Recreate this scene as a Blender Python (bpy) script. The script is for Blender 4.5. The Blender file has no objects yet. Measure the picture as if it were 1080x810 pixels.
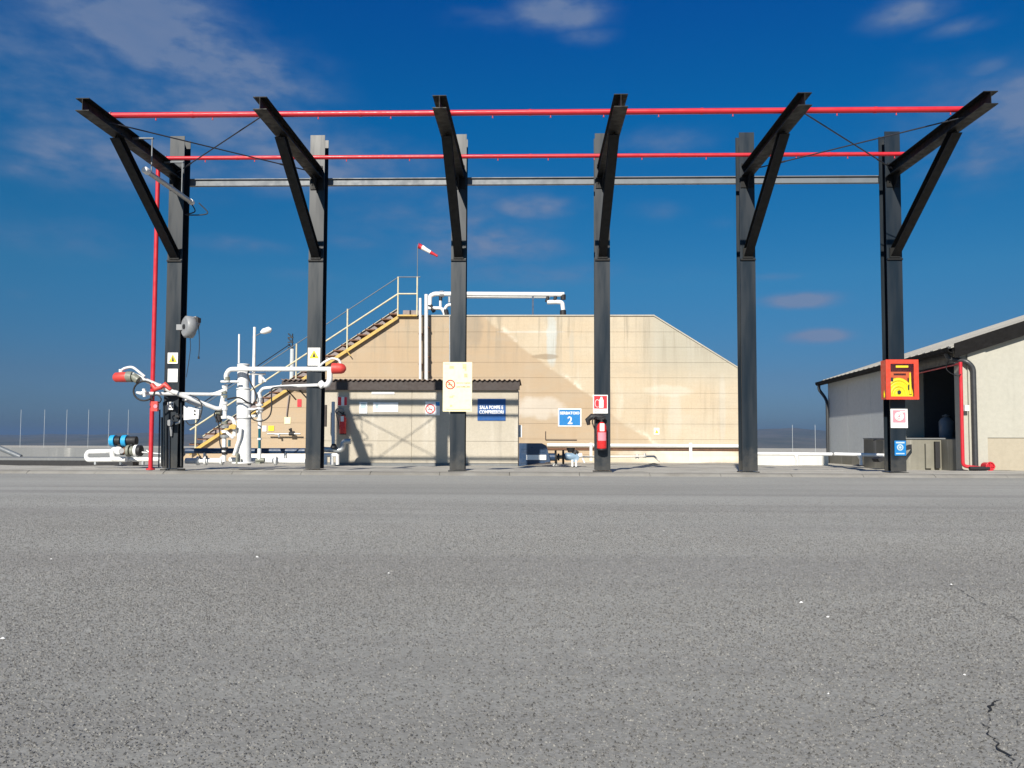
import bpy, math, random
from mathutils import Vector, Matrix
random.seed(7)
R = math.radians
S = bpy.context.scene
C = S.collection

# ---------------------------------------------------------------- camera
FPX = 842.0; CAMZ = 0.57
YAW, PITCH, ROLL = R(1.5), R(2.8), R(0.2)
_f = Vector((-math.sin(YAW)*math.cos(PITCH), math.cos(YAW)*math.cos(PITCH), math.sin(PITCH)))
_r = Vector((math.cos(YAW), math.sin(YAW), 0))
_u = _r.cross(_f)
_r2 = _r*math.cos(ROLL) + _u*math.sin(ROLL); _u2 = _u*math.cos(ROLL) - _r*math.sin(ROLL)
SHY = 17.0
cam_d = bpy.data.cameras.new('camera'); cam = bpy.data.objects.new('camera', cam_d); C.objects.link(cam)
cam_d.sensor_width = 36; cam_d.lens = FPX/1080*36; cam_d.shift_y = SHY/1080
cam_d.clip_start = 0.05; cam_d.clip_end = 60000
cam.matrix_world = Matrix.Translation((0,0,CAMZ)) @ Matrix((_r2, _u2, -_f)).transposed().to_4x4()
S.camera = cam
def ray(px, py):
    return (_f + _r2*((px-540)/FPX) + _u2*((405+SHY-py)/FPX))
def at(px, py, Y):
    d = ray(px, py); return Vector((0,0,CAMZ)) + d*(Y/d.y)

# ---------------------------------------------------------------- sun and sky
SUN_AZ, SUN_EL = R(193.6), R(30.8)
sd = Vector((math.sin(SUN_AZ)*math.cos(SUN_EL), math.cos(SUN_AZ)*math.cos(SUN_EL), math.sin(SUN_EL)))
sl = bpy.data.lights.new('sun', 'SUN'); sun = bpy.data.objects.new('sun', sl); C.objects.link(sun)
sl.energy = 5.0; sl.angle = R(0.5); sl.color = (1.0, 0.93, 0.82)
sun.rotation_euler = sd.to_track_quat('Z', 'Y').to_euler(); sun.location = (-8, -20, 25)

W = bpy.data.worlds.new('World'); S.world = W; W.use_nodes = True
nt = W.node_tree; nt.nodes.clear(); L = nt.links
def wn(t, **k):
    n = nt.nodes.new(t)
    for a, b in k.items(): setattr(n, a, b)
    return n
def wmath(op, a, b=None, c=None, clamp=False):
    n = wn('ShaderNodeMath', operation=op, use_clamp=clamp)
    for i, v in enumerate((a, b, c)):
        if v is None: continue
        if isinstance(v, (int, float)): n.inputs[i].default_value = v
        else: L.new(v, n.inputs[i])
    return n.outputs[0]
sky = wn('ShaderNodeTexSky', sky_type='NISHITA', sun_disc=False, sun_elevation=SUN_EL, sun_rotation=SUN_AZ,
         altitude=300, air_density=1.0, dust_density=0.6, ozone_density=3.0)
hsv = wn('ShaderNodeHueSaturation'); hsv.inputs['Saturation'].default_value = 1.25
L.new(sky.outputs[0], hsv.inputs['Color'])
tint = wn('ShaderNodeMix', data_type='RGBA', blend_type='MULTIPLY'); tint.inputs[0].default_value = 1
L.new(hsv.outputs[0], tint.inputs[6]); tint.inputs[7].default_value = (0.42, 0.62, 0.68, 1)
ramp = wn('ShaderNodeValToRGB'); cr = ramp.color_ramp; cr.interpolation = 'EASE' if False else 'LINEAR'
tc = wn('ShaderNodeTexCoord'); sep = wn('ShaderNodeSeparateXYZ'); L.new(tc.outputs['Generated'], sep.inputs[0])
az = wmath('ARCTAN2', sep.outputs[0], sep.outputs[1]); el = wmath('ARCSINE', sep.outputs[2])
# clear-air colour by height above the horizon: greyer and dimmer low down, deep blue overhead
ef = wmath('DIVIDE', el, 0.5, clamp=True); L.new(ef, ramp.inputs[0])
for k_, (yy, col) in enumerate(((475, (.31,.31,.48)), (440, (.33,.345,.56)), (400, (.37,.38,.53)), (300, (.34,.60,.66)), (230, (.18,.64,.73)), (130, (.02,.68,.86)), (10, (.0,.60,.94)))):
    e_ = max(0, math.asin(ray(600, yy).normalized().z)/0.5)
    if k_ < 2: el_ = cr.elements[k_]; el_.position = e_
    else: el_ = cr.elements.new(e_)
    el_.color = (*col, 1)
tint2 = wn('ShaderNodeMix', data_type='RGBA', blend_type='MULTIPLY'); tint2.inputs[0].default_value = 1
L.new(tint.outputs[2], tint2.inputs[6]); L.new(ramp.outputs[0], tint2.inputs[7])
cmb = wn('ShaderNodeCombineXYZ'); L.new(az, cmb.inputs[0]); L.new(wmath('MULTIPLY', el, 2.2), cmb.inputs[1])
nz = wn('ShaderNodeTexNoise'); nz.inputs['Scale'].default_value = 5.5; nz.inputs['Detail'].default_value = 7
nz.inputs['Roughness'].default_value = 0.55; L.new(cmb.outputs[0], nz.inputs['Vector'])
nz2 = wn('ShaderNodeTexNoise'); nz2.inputs['Scale'].default_value = 26; nz2.inputs['Detail'].default_value = 7
L.new(cmb.outputs[0], nz2.inputs['Vector'])
def azel(px, py):
    d = ray(px, py).normalized(); return math.atan2(d.x, d.y), math.asin(d.z)
CLOUDS = [(110, 110, 210, 110, .62), (470, 225, 150, 60, .50), (1010, 140, 120, 90, .52), (60, 250, 120, 30, .40), (480, 240, 60, 30, .8), (545, 262, 60, 18, .75), (330, 175, 90, 28, .95), (60, 155, 70, 26, .9),  # x, y, half width, half height, strength: soft banks of cloud at their bearings in the sky
    (150, 22, 115, 52, 1.3), (215, 62, 120, 38, 1.2), (285, 92, 85, 24, .9), (100, 40, 60, 40, .7), (10, 45, 60, 50, .6), (15, 120, 50, 22, .5),
    (130, 165, 130, 38, .95), (60, 180, 90, 24, .7), (240, 125, 130, 45, 1.0), (330, 165, 130, 36, .9), (290, 190, 90, 22, .55),
    (590, 14, 52, 22, 1.2), (612, 38, 40, 14, .55), (520, 20, 60, 16, .5),
    (960, 12, 55, 20, .85), (1015, 28, 50, 12, .6), (1040, 72, 40, 14, .5),
    (1070, 120, 90, 50, 1.0), (1020, 165, 90, 32, .8), (985, 140, 50, 22, .35), (700, 150, 70, 22, .5), (690, 222, 40, 16, .45),
    (560, 218, 52, 15, .95), (510, 255, 75, 24, .95), (470, 270, 60, 20, .6), (560, 290, 130, 18, .5), (690, 290, 90, 14, .25),
    (250, 258, 60, 12, .6), (310, 290, 60, 10, .35), (370, 255, 50, 12, .4),
    (846, 317, 42, 9, 1.35), (862, 355, 34, 8, 1.3), (820, 292, 40, 6, .4), (20, 310, 25, 8, .3), (760, 235, 30, 12, .2)]
acc = None
for (x, y, a, b, st) in CLOUDS:
    a0, e0 = azel(x, y); a1, _ = azel(x+a, y); _, e1 = azel(x, y-b)
    u = wmath('DIVIDE', wmath('SUBTRACT', az, a0), a1-a0); v = wmath('DIVIDE', wmath('SUBTRACT', el, e0), e1-e0)
    d2 = wmath('ADD', wmath('MULTIPLY', u, u), wmath('MULTIPLY', v, v))
    m = wmath('MULTIPLY', wmath('EXPONENT', wmath('MULTIPLY', d2, -1.1)), st)
    acc = m if acc is None else wmath('MAXIMUM', acc, m)
# thin scattered cloud over the remaining sky (behind and beside the view)
side = wmath('MULTIPLY', wmath('GREATER_THAN', wmath('ABSOLUTE', az), 0.75), 0.35)
acc = wmath('MAXIMUM', acc, side)
n1 = wmath('MULTIPLY', wmath('SUBTRACT', nz.outputs[0], 0.5), 2.4)
n2 = wmath('MULTIPLY', wmath('SUBTRACT', nz2.outputs[0], 0.5), 1.5)
cm = wmath('MULTIPLY', acc, wmath('ADD', wmath('ADD', n1, n2), 1.0), clamp=True)
mr = wn('ShaderNodeMapRange', interpolation_type='SMOOTHSTEP'); L.new(cm, mr.inputs[0])
mr.inputs[1].default_value = 0.08; mr.inputs[2].default_value = 1.15; mr.inputs[3].default_value = 0; mr.inputs[4].default_value = 0.8
cmix = wn('ShaderNodeMix', data_type='RGBA'); L.new(mr.outputs[0], cmix.inputs[0])
L.new(tint2.outputs[2], cmix.inputs[6]); cmc = wn('ShaderNodeMix', data_type='RGBA'); L.new(wmath('DIVIDE', wmath('SUBTRACT', el, .12), .2, clamp=True), cmc.inputs[0])
cmc.inputs[6].default_value = (1.32, 1.68, 2.8, 1); cmc.inputs[7].default_value = (.90, 1.50, 2.70, 1); core_ = wn('ShaderNodeMix', data_type='RGBA'); L.new(wmath('MULTIPLY', wmath('SUBTRACT', cm, .45), wmath('ADD', n2, .9), clamp=True), core_.inputs[0])
L.new(cmc.outputs[2], core_.inputs[6]); core_.inputs[7].default_value = (1.5, 1.9, 2.85, 1); L.new(core_.outputs[2], cmix.inputs[7])
bg = wn('ShaderNodeBackground'); bg.inputs[1].default_value = 0.10; L.new(cmix.outputs[2], bg.inputs[0])
wo = wn('ShaderNodeOutputWorld'); L.new(bg.outputs[0], wo.inputs[0])

S.view_settings.view_transform = 'Standard'; S.view_settings.look = 'None'
S.view_settings.exposure = 0.5; S.view_settings.gamma = 1.0; S.view_settings.use_curve_mapping = False
S.cycles.max_bounces = 6; S.cycles.volume_bounces = 0

# ---------------------------------------------------------------- materials
def new_mat(name):
    m = bpy.data.materials.new(name); m.use_nodes = True
    return m, m.node_tree, m.node_tree.nodes['Principled BSDF']
def nd(t, ty, **k):
    n = t.nodes.new(ty)
    for a, b in k.items(): setattr(n, a, b)
    return n
def noise(t, co, scale, detail=4, rough=.55, dist=0):
    n = nd(t, 'ShaderNodeTexNoise'); n.inputs['Scale'].default_value = scale; n.inputs['Detail'].default_value = detail
    n.inputs['Roughness'].default_value = rough; n.inputs['Distortion'].default_value = dist
    t.links.new(co, n.inputs['Vector']); return n.outputs[0]
def mapping(t, co, sc=(1,1,1), loc=(0,0,0)):
    n = nd(t, 'ShaderNodeMapping'); n.inputs['Scale'].default_value = sc; n.inputs['Location'].default_value = loc
    t.links.new(co, n.inputs['Vector']); return n.outputs[0]
def rng(t, v, a, b, c=0., d=1., smooth=True):
    n = nd(t, 'ShaderNodeMapRange', interpolation_type='SMOOTHSTEP' if smooth else 'LINEAR')
    t.links.new(v, n.inputs[0])
    for i, x in enumerate((a, b, c, d)): n.inputs[i+1].default_value = x
    return n.outputs[0]
def mth(t, op, a, b=None, clamp=False):
    n = nd(t, 'ShaderNodeMath', operation=op, use_clamp=clamp)
    for i, v in enumerate((a, b)):
        if v is None: continue
        if isinstance(v, (int, float)): n.inputs[i].default_value = v
        else: t.links.new(v, n.inputs[i])
    return n.outputs[0]
def mixc(t, f, a, b, mode='MIX'):
    n = nd(t, 'ShaderNodeMix', data_type='RGBA', blend_type=mode)
    for i, v in ((0, f), (6, a), (7, b)):
        if isinstance(v, (int, float)): n.inputs[i].default_value = v
        elif isinstance(v, tuple): n.inputs[i].default_value = (*v, 1) if len(v) == 3 else v
        else: t.links.new(v, n.inputs[i])
    return n.outputs[2]
def bump(t, p, h, s=.3, d=.01):
    n = nd(t, 'ShaderNodeBump'); n.inputs['Strength'].default_value = s; n.inputs['Distance'].default_value = d
    t.links.new(h, n.inputs['Height']); t.links.new(n.outputs[0], p.inputs['Normal'])
def paint(name, col, rough=.45, dirt=.25, scale=6, metal=0., dirtcol=None, spec=.5, streak=False):
    m, t, p = new_mat(name)
    co = nd(t, 'ShaderNodeTexCoord').outputs['Object']
    if streak: co = mapping(t, co, (1, 1, .12))
    f = rng(t, noise(t, co, scale, 6, .65), .42, .72, 0, dirt)
    dc = dirtcol or tuple(c*.45 + .02 for c in col)
    c = mixc(t, f, col, dc)
    t.links.new(c, p.inputs['Base Color'])
    t.links.new(rng(t, noise(t, co, scale*2.3, 3), .3, .7, max(.05, rough-.08), min(1, rough+.12)), p.inputs['Roughness'])
    p.inputs['Metallic'].default_value = metal; p.inputs['Specular IOR Level'].default_value = spec
    return m
M = {}
M['steel_dark'] = paint('anthracite paint', (.006, .012, .019), .37, .35, 2.5, dirtcol=(.016, .024, .031), spec=.42, streak=True)
_t = M['steel_dark'].node_tree; _p = _t.nodes['Principled BSDF']; _co = nd(_t, 'ShaderNodeNewGeometry').outputs['Position']
_sp = nd(_t, 'ShaderNodeSeparateXYZ'); _t.links.new(_co, _sp.inputs[0])
_z = mth(_t, 'ADD', _sp.outputs[2], mth(_t, 'MULTIPLY', noise(_t, _co, 7, 5, .7), -.9))
_old = _p.inputs['Base Color'].links[0].from_socket
_c = mixc(_t, rng(_t, _z, -.42, .0, .22, 0), _old, (.16, .14, .11))       # splashed dust at the foot
_r = rng(_t, noise(_t, mapping(_t, _co, (9, 9, 2.2)), 1.0, 6, .7), .66, .74, 0, .5)
_c = mixc(_t, _r, _c, (.07, .038, .02))                                      # small rust blooms
_t.links.new(_c, _p.inputs['Base Color'])
M['steel_arm'] = paint('black steel paint', (.003, .0035, .004), .55, .4, 5, dirtcol=(.009, .010, .009), spec=.3, streak=False)
M['tie_grey'] = paint('grey beam paint', (.13, .15, .17), .5, .4, 3)
M['red'] = paint('red pipe paint', (.52, .018, .03), .4, .25, 4)
M['red_dull'] = paint('faded red', (.55, .05, .04), .5, .35, 9)
M['white'] = paint('white pipe paint', (.72, .73, .725), .42, .3, 7, dirtcol=(.4, .38, .34))
M['white_sign'] = paint('white sign enamel', (.8, .8, .78), .35, .12, 8)
M['rod'] = paint('bracing rod', (.02, .022, .03), .5, .2)
M['grey'] = paint('grey plastic', (.24, .25, .26), .5, .25, 12)
M['galv'] = paint('galvanised steel', (.42, .44, .45), .42, .3, 14, metal=.55)
M['black'] = paint('black rubber', (.012, .012, .014), .6, .2)
M['brass'] = paint('valve body', (.20, .21, .17), .5, .5, 20)
M['blue_act'] = paint('light blue actuator', (.02, .32, .62), .4, .15)
M['teal'] = paint('sight glass teal', (.01, .10, .13), .2, .1)
M['yellow'] = paint('yellow stair paint', (.52, .35, .08), .55, .55, 9, dirtcol=(.30, .19, .06))
M['rail_pale'] = paint('weathered rail paint', (.56, .52, .36), .5, .45, 8, dirtcol=(.3, .27, .2))
M['rust'] = paint('rusty tread', (.17, .085, .05), .8, .6, 10, dirtcol=(.06, .035, .03))
M['upstand'] = paint('stair side plate', (.27, .23, .22), .8, .5, 4)
M['fascia'] = paint('dark brown fascia', (.035, .024, .021), .55, .4, 6)
M['sheet'] = paint('corrugated roof sheet', (.20, .15, .12), .8, .5, 6)
M['cream'] = paint('cream board', (.80, .74, .47), .45, .3, 14, dirtcol=(.72, .55, .22))
M['signblue'] = paint('blue sign', (.003, .075, .27), .4, .25, 12)
M['signblue2'] = paint('light blue sign', (.004, .17, .46), .4, .15, 12)
M['signred'] = paint('red sign', (.66, .02, .03), .4, .12, 12)
M['signpink'] = paint('faded pink print', (.74, .25, .30), .45, .25, 20)
M['signyellow'] = paint('yellow print', (.75, .60, .02), .45, .15, 12)
M['print'] = paint('black print', (.03, .03, .03), .6, .1)
M['printbrown'] = paint('faded brown print', (.22, .14, .07), .6, .2)
M['faded'] = paint('faded pale blue print', (.40, .52, .56), .5, .3, 20)
M['extred'] = paint('extinguisher red', (.60, .025, .025), .25, .15, 10)
M['boxred'] = paint('cabinet red', (.62, .055, .025), .38, .3, 8)
M['boxback'] = paint('cabinet inside orange', (.55, .11, .02), .5, .2, 8)
M['hoseyellow'] = paint('yellow hose cover', (.78, .66, .0), .45, .15, 12)
M['blue_and_shade'] = paint('dark blue paint and shade', (.018, .045, .10), .35, .35, 6)
M['pumplight'] = paint('pale blue pump paint', (.20, .30, .40), .4, .3, 10)
M['drum'] = paint('grey blue cylinder', (.20, .24, .28), .4, .3, 10)
M['gutter'] = paint('dark gutter metal', (.035, .038, .042), .45, .3, 8)
M['fascia_black'] = paint('black verge board', (.006, .0055, .0055), .8, .3, 8, dirtcol=(.012,.012,.012), spec=.2)
M['mark'] = paint('faded mark', (.60, .48, .26), .6, .5, 30)
M['recess_dark'] = paint('recess dark grey', (.03, .037, .045), .5, .3, 4)
M['stone_white'] = paint('white pebble', (.8, .8, .78), .8, .2, 40)
M['crack'] = paint('crack', (.012, .012, .012), .9, .3, 40)
# glass
mg, t, p = new_mat('cabinet glass'); t.nodes.remove(p)
gl = nd(t, 'ShaderNodeBsdfGlossy'); gl.inputs['Roughness'].default_value = .03
tr = nd(t, 'ShaderNodeBsdfTransparent'); mx = nd(t, 'ShaderNodeMixShader'); mx.inputs[0].default_value = .06
t.links.new(tr.outputs[0], mx.inputs[1]); t.links.new(gl.outputs[0], mx.inputs[2])
t.links.new(mx.outputs[0], t.nodes['Material Output'].inputs[0]); M['glass'] = mg

def concrete(name, col, col2, sc=1.0, streaks=True, mottled=.5, bumpd=.004, lines=0):
    m, t, p = new_mat(name)
    co = nd(t, 'ShaderNodeNewGeometry').outputs['Position']
    n1 = rng(t, noise(t, co, .55*sc, 6, .6), .35, .68)
    c = mixc(t, mth(t, 'MULTIPLY', n1, mottled), col, col2)
    if streaks:
        s = rng(t, noise(t, mapping(t, co, (5*sc, 5*sc, .35*sc)), 1.0, 6, .6), .52, .75, 0, .38)
        c = mixc(t, s, c, tuple(x*.55 for x in col))
        s2 = rng(t, noise(t, mapping(t, co, (2.1*sc, 2.1*sc, .22*sc), (7, 3, 0)), 1.0, 5, .6), .56, .75, 0, .4)
        c = mixc(t, s2, c, (.72, .70, .64))
    fine = noise(t, co, 28*sc, 5, .7)
    c = mixc(t, rng(t, fine, .3, .7, .0, .3), c, tuple(x*.7 for x in col))
    t.links.new(c, p.inputs['Base Color']); p.inputs['Roughness'].default_value = .88
    p.inputs['Specular IOR Level'].default_value = .2
    bump(t, p, fine, .5, bumpd)
    return m, t, p, co, c
M['house'] = concrete('pump house render', (.44, .40, .325), (.50, .46, .385), .8, mottled=.6)[0]
M['front'] = concrete('cream render', (.42, .41, .355), (.37, .36, .31), .4, mottled=.5)[0]
M['plinth_tan'] = concrete('tan render band', (.40, .36, .28), (.36, .32, .25), .5, mottled=.6)[0]
M['side'] = concrete('grey panel', (.48, .52, .54), (.54, .565, .575), .35, streaks=False, mottled=.6)[0]
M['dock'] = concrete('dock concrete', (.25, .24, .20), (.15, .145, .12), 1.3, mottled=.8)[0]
M['coping'] = concrete('coping concrete', (.42, .40, .34), (.34, .32, .27), 1.0)[0]
M['bund'] = concrete('grey bund concrete', (.17, .18, .185), (.22, .225, .23), .6)[0]
M['pale'] = concrete('pale low wall', (.66, .65, .60), (.55, .53, .48), 1.0)[0]
M['roof'] = concrete('fibre cement roof', (.36, .35, .32), (.24, .235, .22), .8, streaks=False)[0]

# tank wall: tan concrete, old soil line running down to the right, pale cement patches
TY = 27.0
T_TOP = at(560, 333.5, TY).z
def tankmat():
    m, t, p, co, c = concrete('tank concrete', (.52, .425, .30), (.53, .475, .37), .8, mottled=.9)
    sp = nd(t, 'ShaderNodeSeparateXYZ'); t.links.new(co, sp.inputs[0])
    a = at(511, 334, TY); b = at(690, 470, TY)
    sl_ = (b.z-a.z)/(b.x-a.x)
    wob = mth(t, 'MULTIPLY', mth(t, 'SUBTRACT', noise(t, co, 1.2, 4), .5), .5)
    d = mth(t, 'SUBTRACT', mth(t, 'ADD', mth(t, 'MULTIPLY', mth(t, 'SUBTRACT', sp.outputs[0], a.x), sl_), a.z + 0.0), sp.outputs[2])
    d = mth(t, 'ADD', d, wob)
    left = rng(t, d, -.06, .10)
    fade = rng(t, sp.outputs[0], at(600, 400, TY).x, at(760, 400, TY).x, 1, .22)
    c = mixc(t, mth(t, 'MULTIPLY', mth(t, 'MULTIPLY', left, fade), .70), c, (.38, .275, .175))
    # light scuffed edge along the line
    edge = mth(t, 'MULTIPLY', mth(t, 'MULTIPLY', rng(t, d, -.22, -.02), rng(t, d, -.02, .10, 1, 0)), rng(t, noise(t, co, 2.5, 4), .52, .62, 0, .55))
    c = mixc(t, edge, c, (.72, .66, .56))
    # greyer zone on the upper right slope
    g = mth(t, 'MULTIPLY', rng(t, sp.outputs[0], at(660, 400, TY).x, at(700, 400, TY).x), rng(t, sp.outputs[2], at(700, 420, TY).z, at(700, 370, TY).z))
    c = mixc(t, mth(t, 'MULTIPLY', g, .8), c, (.375, .36, .295))
    # pale cement patches low by the sign, and washed white foot
    for (px, py, rx, rz, s, col) in ((568, 430, 1.0, .42, .5, (.60, .58, .53)), (582, 356, .20, 1.1, .8, (.46, .49, .47)), (603, 365, .10, .8, .4, (.42, .40, .34)), (575, 376, .5, .10, .6, (.22, .16, .10)), (705, 412, .9, .22, .35, (.62, .60, .52)), (560, 350, 1.3, .035, .5, (.75, .73, .66)), (712, 440, .25, 1.0, .35, (.52, .50, .44)), (762, 430, .12, 1.3, .45, (.5, .48, .42)), (500, 345, .35, .9, .5, (.26, .22, .17)), (300, 484, 1.9, .30, .9, (.78, .76, .72)), (720, 482, 2.2, .32, .7, (.68, .65, .58)), (660, 485, 2.0, .2, .5, (.6, .55, .45)), (640, 425, .25, .6, .4, (.36, .27, .2)), (345, 400, .2, 1.2, .3, (.3, .27, .2)), (450, 350, .9, 1.0, .25, (.34, .3, .22))):
        q = at(px, py, TY)
        u = mth(t, 'DIVIDE', mth(t, 'SUBTRACT', sp.outputs[0], q.x), rx); v = mth(t, 'DIVIDE', mth(t, 'SUBTRACT', sp.outputs[2], q.z), rz)
        dd = mth(t, 'ADD', mth(t, 'MULTIPLY', u, u), mth(t, 'MULTIPLY', v, v))
        dd = mth(t, 'ADD', dd, mth(t, 'MULTIPLY', mth(t, 'SUBTRACT', noise(t, co, 2.6, 5), .5), 1.6))
        c = mixc(t, rng(t, dd, .3, 1.15, s, 0), c, col)
    dr = rng(t, noise(t, mapping(t, co, (4.5, 4.5, .25), (1, 8, 3)), 1.0, 6, .65), .50, .62, 0, .62)
    top = rng(t, sp.outputs[2], T_TOP-2.3, T_TOP, 0, 1)
    c = mixc(t, mth(t, 'MULTIPLY', dr, top), c, (.27, .235, .18))
    # fine board marks of the formwork
    wv = nd(t, 'ShaderNodeTexWave', wave_type='BANDS', bands_direction='Z'); wv.inputs['Scale'].default_value = 2.4; wv.inputs['Distortion'].default_value = .5
    t.links.new(co, wv.inputs[0]); c = mixc(t, rng(t, wv.outputs[1], .0, .25, .05, 0), c, (.3, .24, .17))
    bk = nd(t, 'ShaderNodeTexWave', wave_type='BANDS', bands_direction='X'); bk.inputs['Scale'].default_value = 1.0; bk.inputs['Distortion'].default_value = .4
    t.links.new(co, bk.inputs[0]); c = mixc(t, rng(t, bk.outputs[1], .0, .06, .07, 0), c, (.32, .27, .2))
    hb = rng(t, noise(t, mapping(t, co, (.7, .7, 2.2), (5, 0, 2)), 1.0, 5, .65), .45, .7, 0, .30)
    c = mixc(t, hb, c, (.38, .34, .27))
    t.links.new(c, p.inputs['Base Color'])
    return m
M['tank'] = tankmat()

def near_shade(t, co):        # near ground painted darker for the shade seen between chips when looking down
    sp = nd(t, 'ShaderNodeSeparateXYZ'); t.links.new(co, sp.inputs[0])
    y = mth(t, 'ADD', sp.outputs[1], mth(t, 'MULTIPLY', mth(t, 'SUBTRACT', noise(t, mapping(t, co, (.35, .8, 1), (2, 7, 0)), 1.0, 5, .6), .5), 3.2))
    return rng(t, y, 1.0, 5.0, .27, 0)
def asphalt():
    m, t, p = new_mat('worn asphalt')
    co = nd(t, 'ShaderNodeNewGeometry').outputs['Position']
    v = nd(t, 'ShaderNodeTexVoronoi'); v.inputs['Scale'].default_value = 115; t.links.new(co, v.inputs['Vector'])
    chips = nd(t, 'ShaderNodeSeparateColor'); t.links.new(v.outputs['Color'], chips.inputs[0])
    fine = noise(t, co, 90, 4, .75)
    mid = noise(t, co, 22, 5, .7)
    big = noise(t, mapping(t, co, (.10, .55, 1)), 1.0, 6, .6, .4)
    tracks = noise(t, mapping(t, co, (.03, .9, 1), (3, 1, 0)), 1.0, 4, .6)
    c = mixc(t, rng(t, big, .3, .7), (.300, .299, .272), (.405, .403, .368))
    spy = nd(t, 'ShaderNodeSeparateXYZ'); t.links.new(co, spy.inputs[0])
    c = mixc(t, mth(t, 'MULTIPLY', rng(t, tracks, .46, .64, 0, .65), rng(t, spy.outputs[1], 9.5, 12.5, 1, .15)), c, (.235, .228, .212))
    c = mixc(t, rng(t, mid, .3, .75, .35, 0), c, (.19, .187, .177))
    c = mixc(t, rng(t, chips.outputs[0], .55, 1, 0, .3), c, (.50, .495, .475))
    c = mixc(t, rng(t, chips.outputs[1], .60, 1, 0, .4), c, (.14, .138, .130))
    c = mixc(t, rng(t, noise(t, mapping(t, co, (1, 1, 1), (9, 4, 0)), .7, 5, .6), .57, .70, 0, .25), c, (.24, .23, .21))
    c = mixc(t, near_shade(t, co), c, (.10, .098, .09))
    t.links.new(c, p.inputs['Base Color']); p.inputs['Roughness'].default_value = .85; p.inputs['Specular IOR Level'].default_value = .25
    h = mth(t, 'ADD', mth(t, 'MULTIPLY', v.outputs['Distance'], -60.0), mth(t, 'MULTIPLY', fine, 1.0))
    h = mth(t, 'ADD', mth(t, 'MULTIPLY', chips.outputs[2], .7), mth(t, 'MULTIPLY', fine, .6))
    bump(t, p, h, .55, .0035)
    return m
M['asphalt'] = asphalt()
m, t, p, co, c = concrete('yard concrete', (.48, .46, .405), (.37, .35, .30), 1.2, streaks=False, mottled=.9, bumpd=.006)
c = mixc(t, rng(t, noise(t, mapping(t, co, (.6, 2.2, 1)), 2.2, 6, .65), .50, .66, 0, .75), c, (.22, .21, .18))
c = mixc(t, rng(t, noise(t, mapping(t, co, (1.2, 3, 1), (3, 3, 3)), 2.6, 6, .65), .56, .70, 0, .6), c, (.70, .68, .62))
t.links.new(c, p.inputs['Base Color']); M['yard'] = m
m, t, p, co, c = concrete('kerb concrete', (.27, .262, .238), (.19, .18, .16), 3, streaks=False, mottled=.9, bumpd=.006)
M['kerb'] = m
m, t, p = new_mat('far land'); co = nd(t, 'ShaderNodeNewGeometry').outputs['Position']
f = noise(t, mapping(t, co, (.004, .0012, .01)), 1.0, 6, .6); c = mixc(t, rng(t, f, .38, .62), (.035, .045, .028), (.12, .105, .075))
v = nd(t, 'ShaderNodeTexVoronoi'); v.inputs['Scale'].default_value = .004; t.links.new(co, v.inputs['Vector'])
c = mixc(t, .5, c, mixc(t, v.outputs['Distance'], (.03, .04, .022), (.13, .115, .08)))
t.links.new(c, p.inputs['Base Color']); p.inputs['Roughness'].default_value = 1; M['land'] = m

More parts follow.
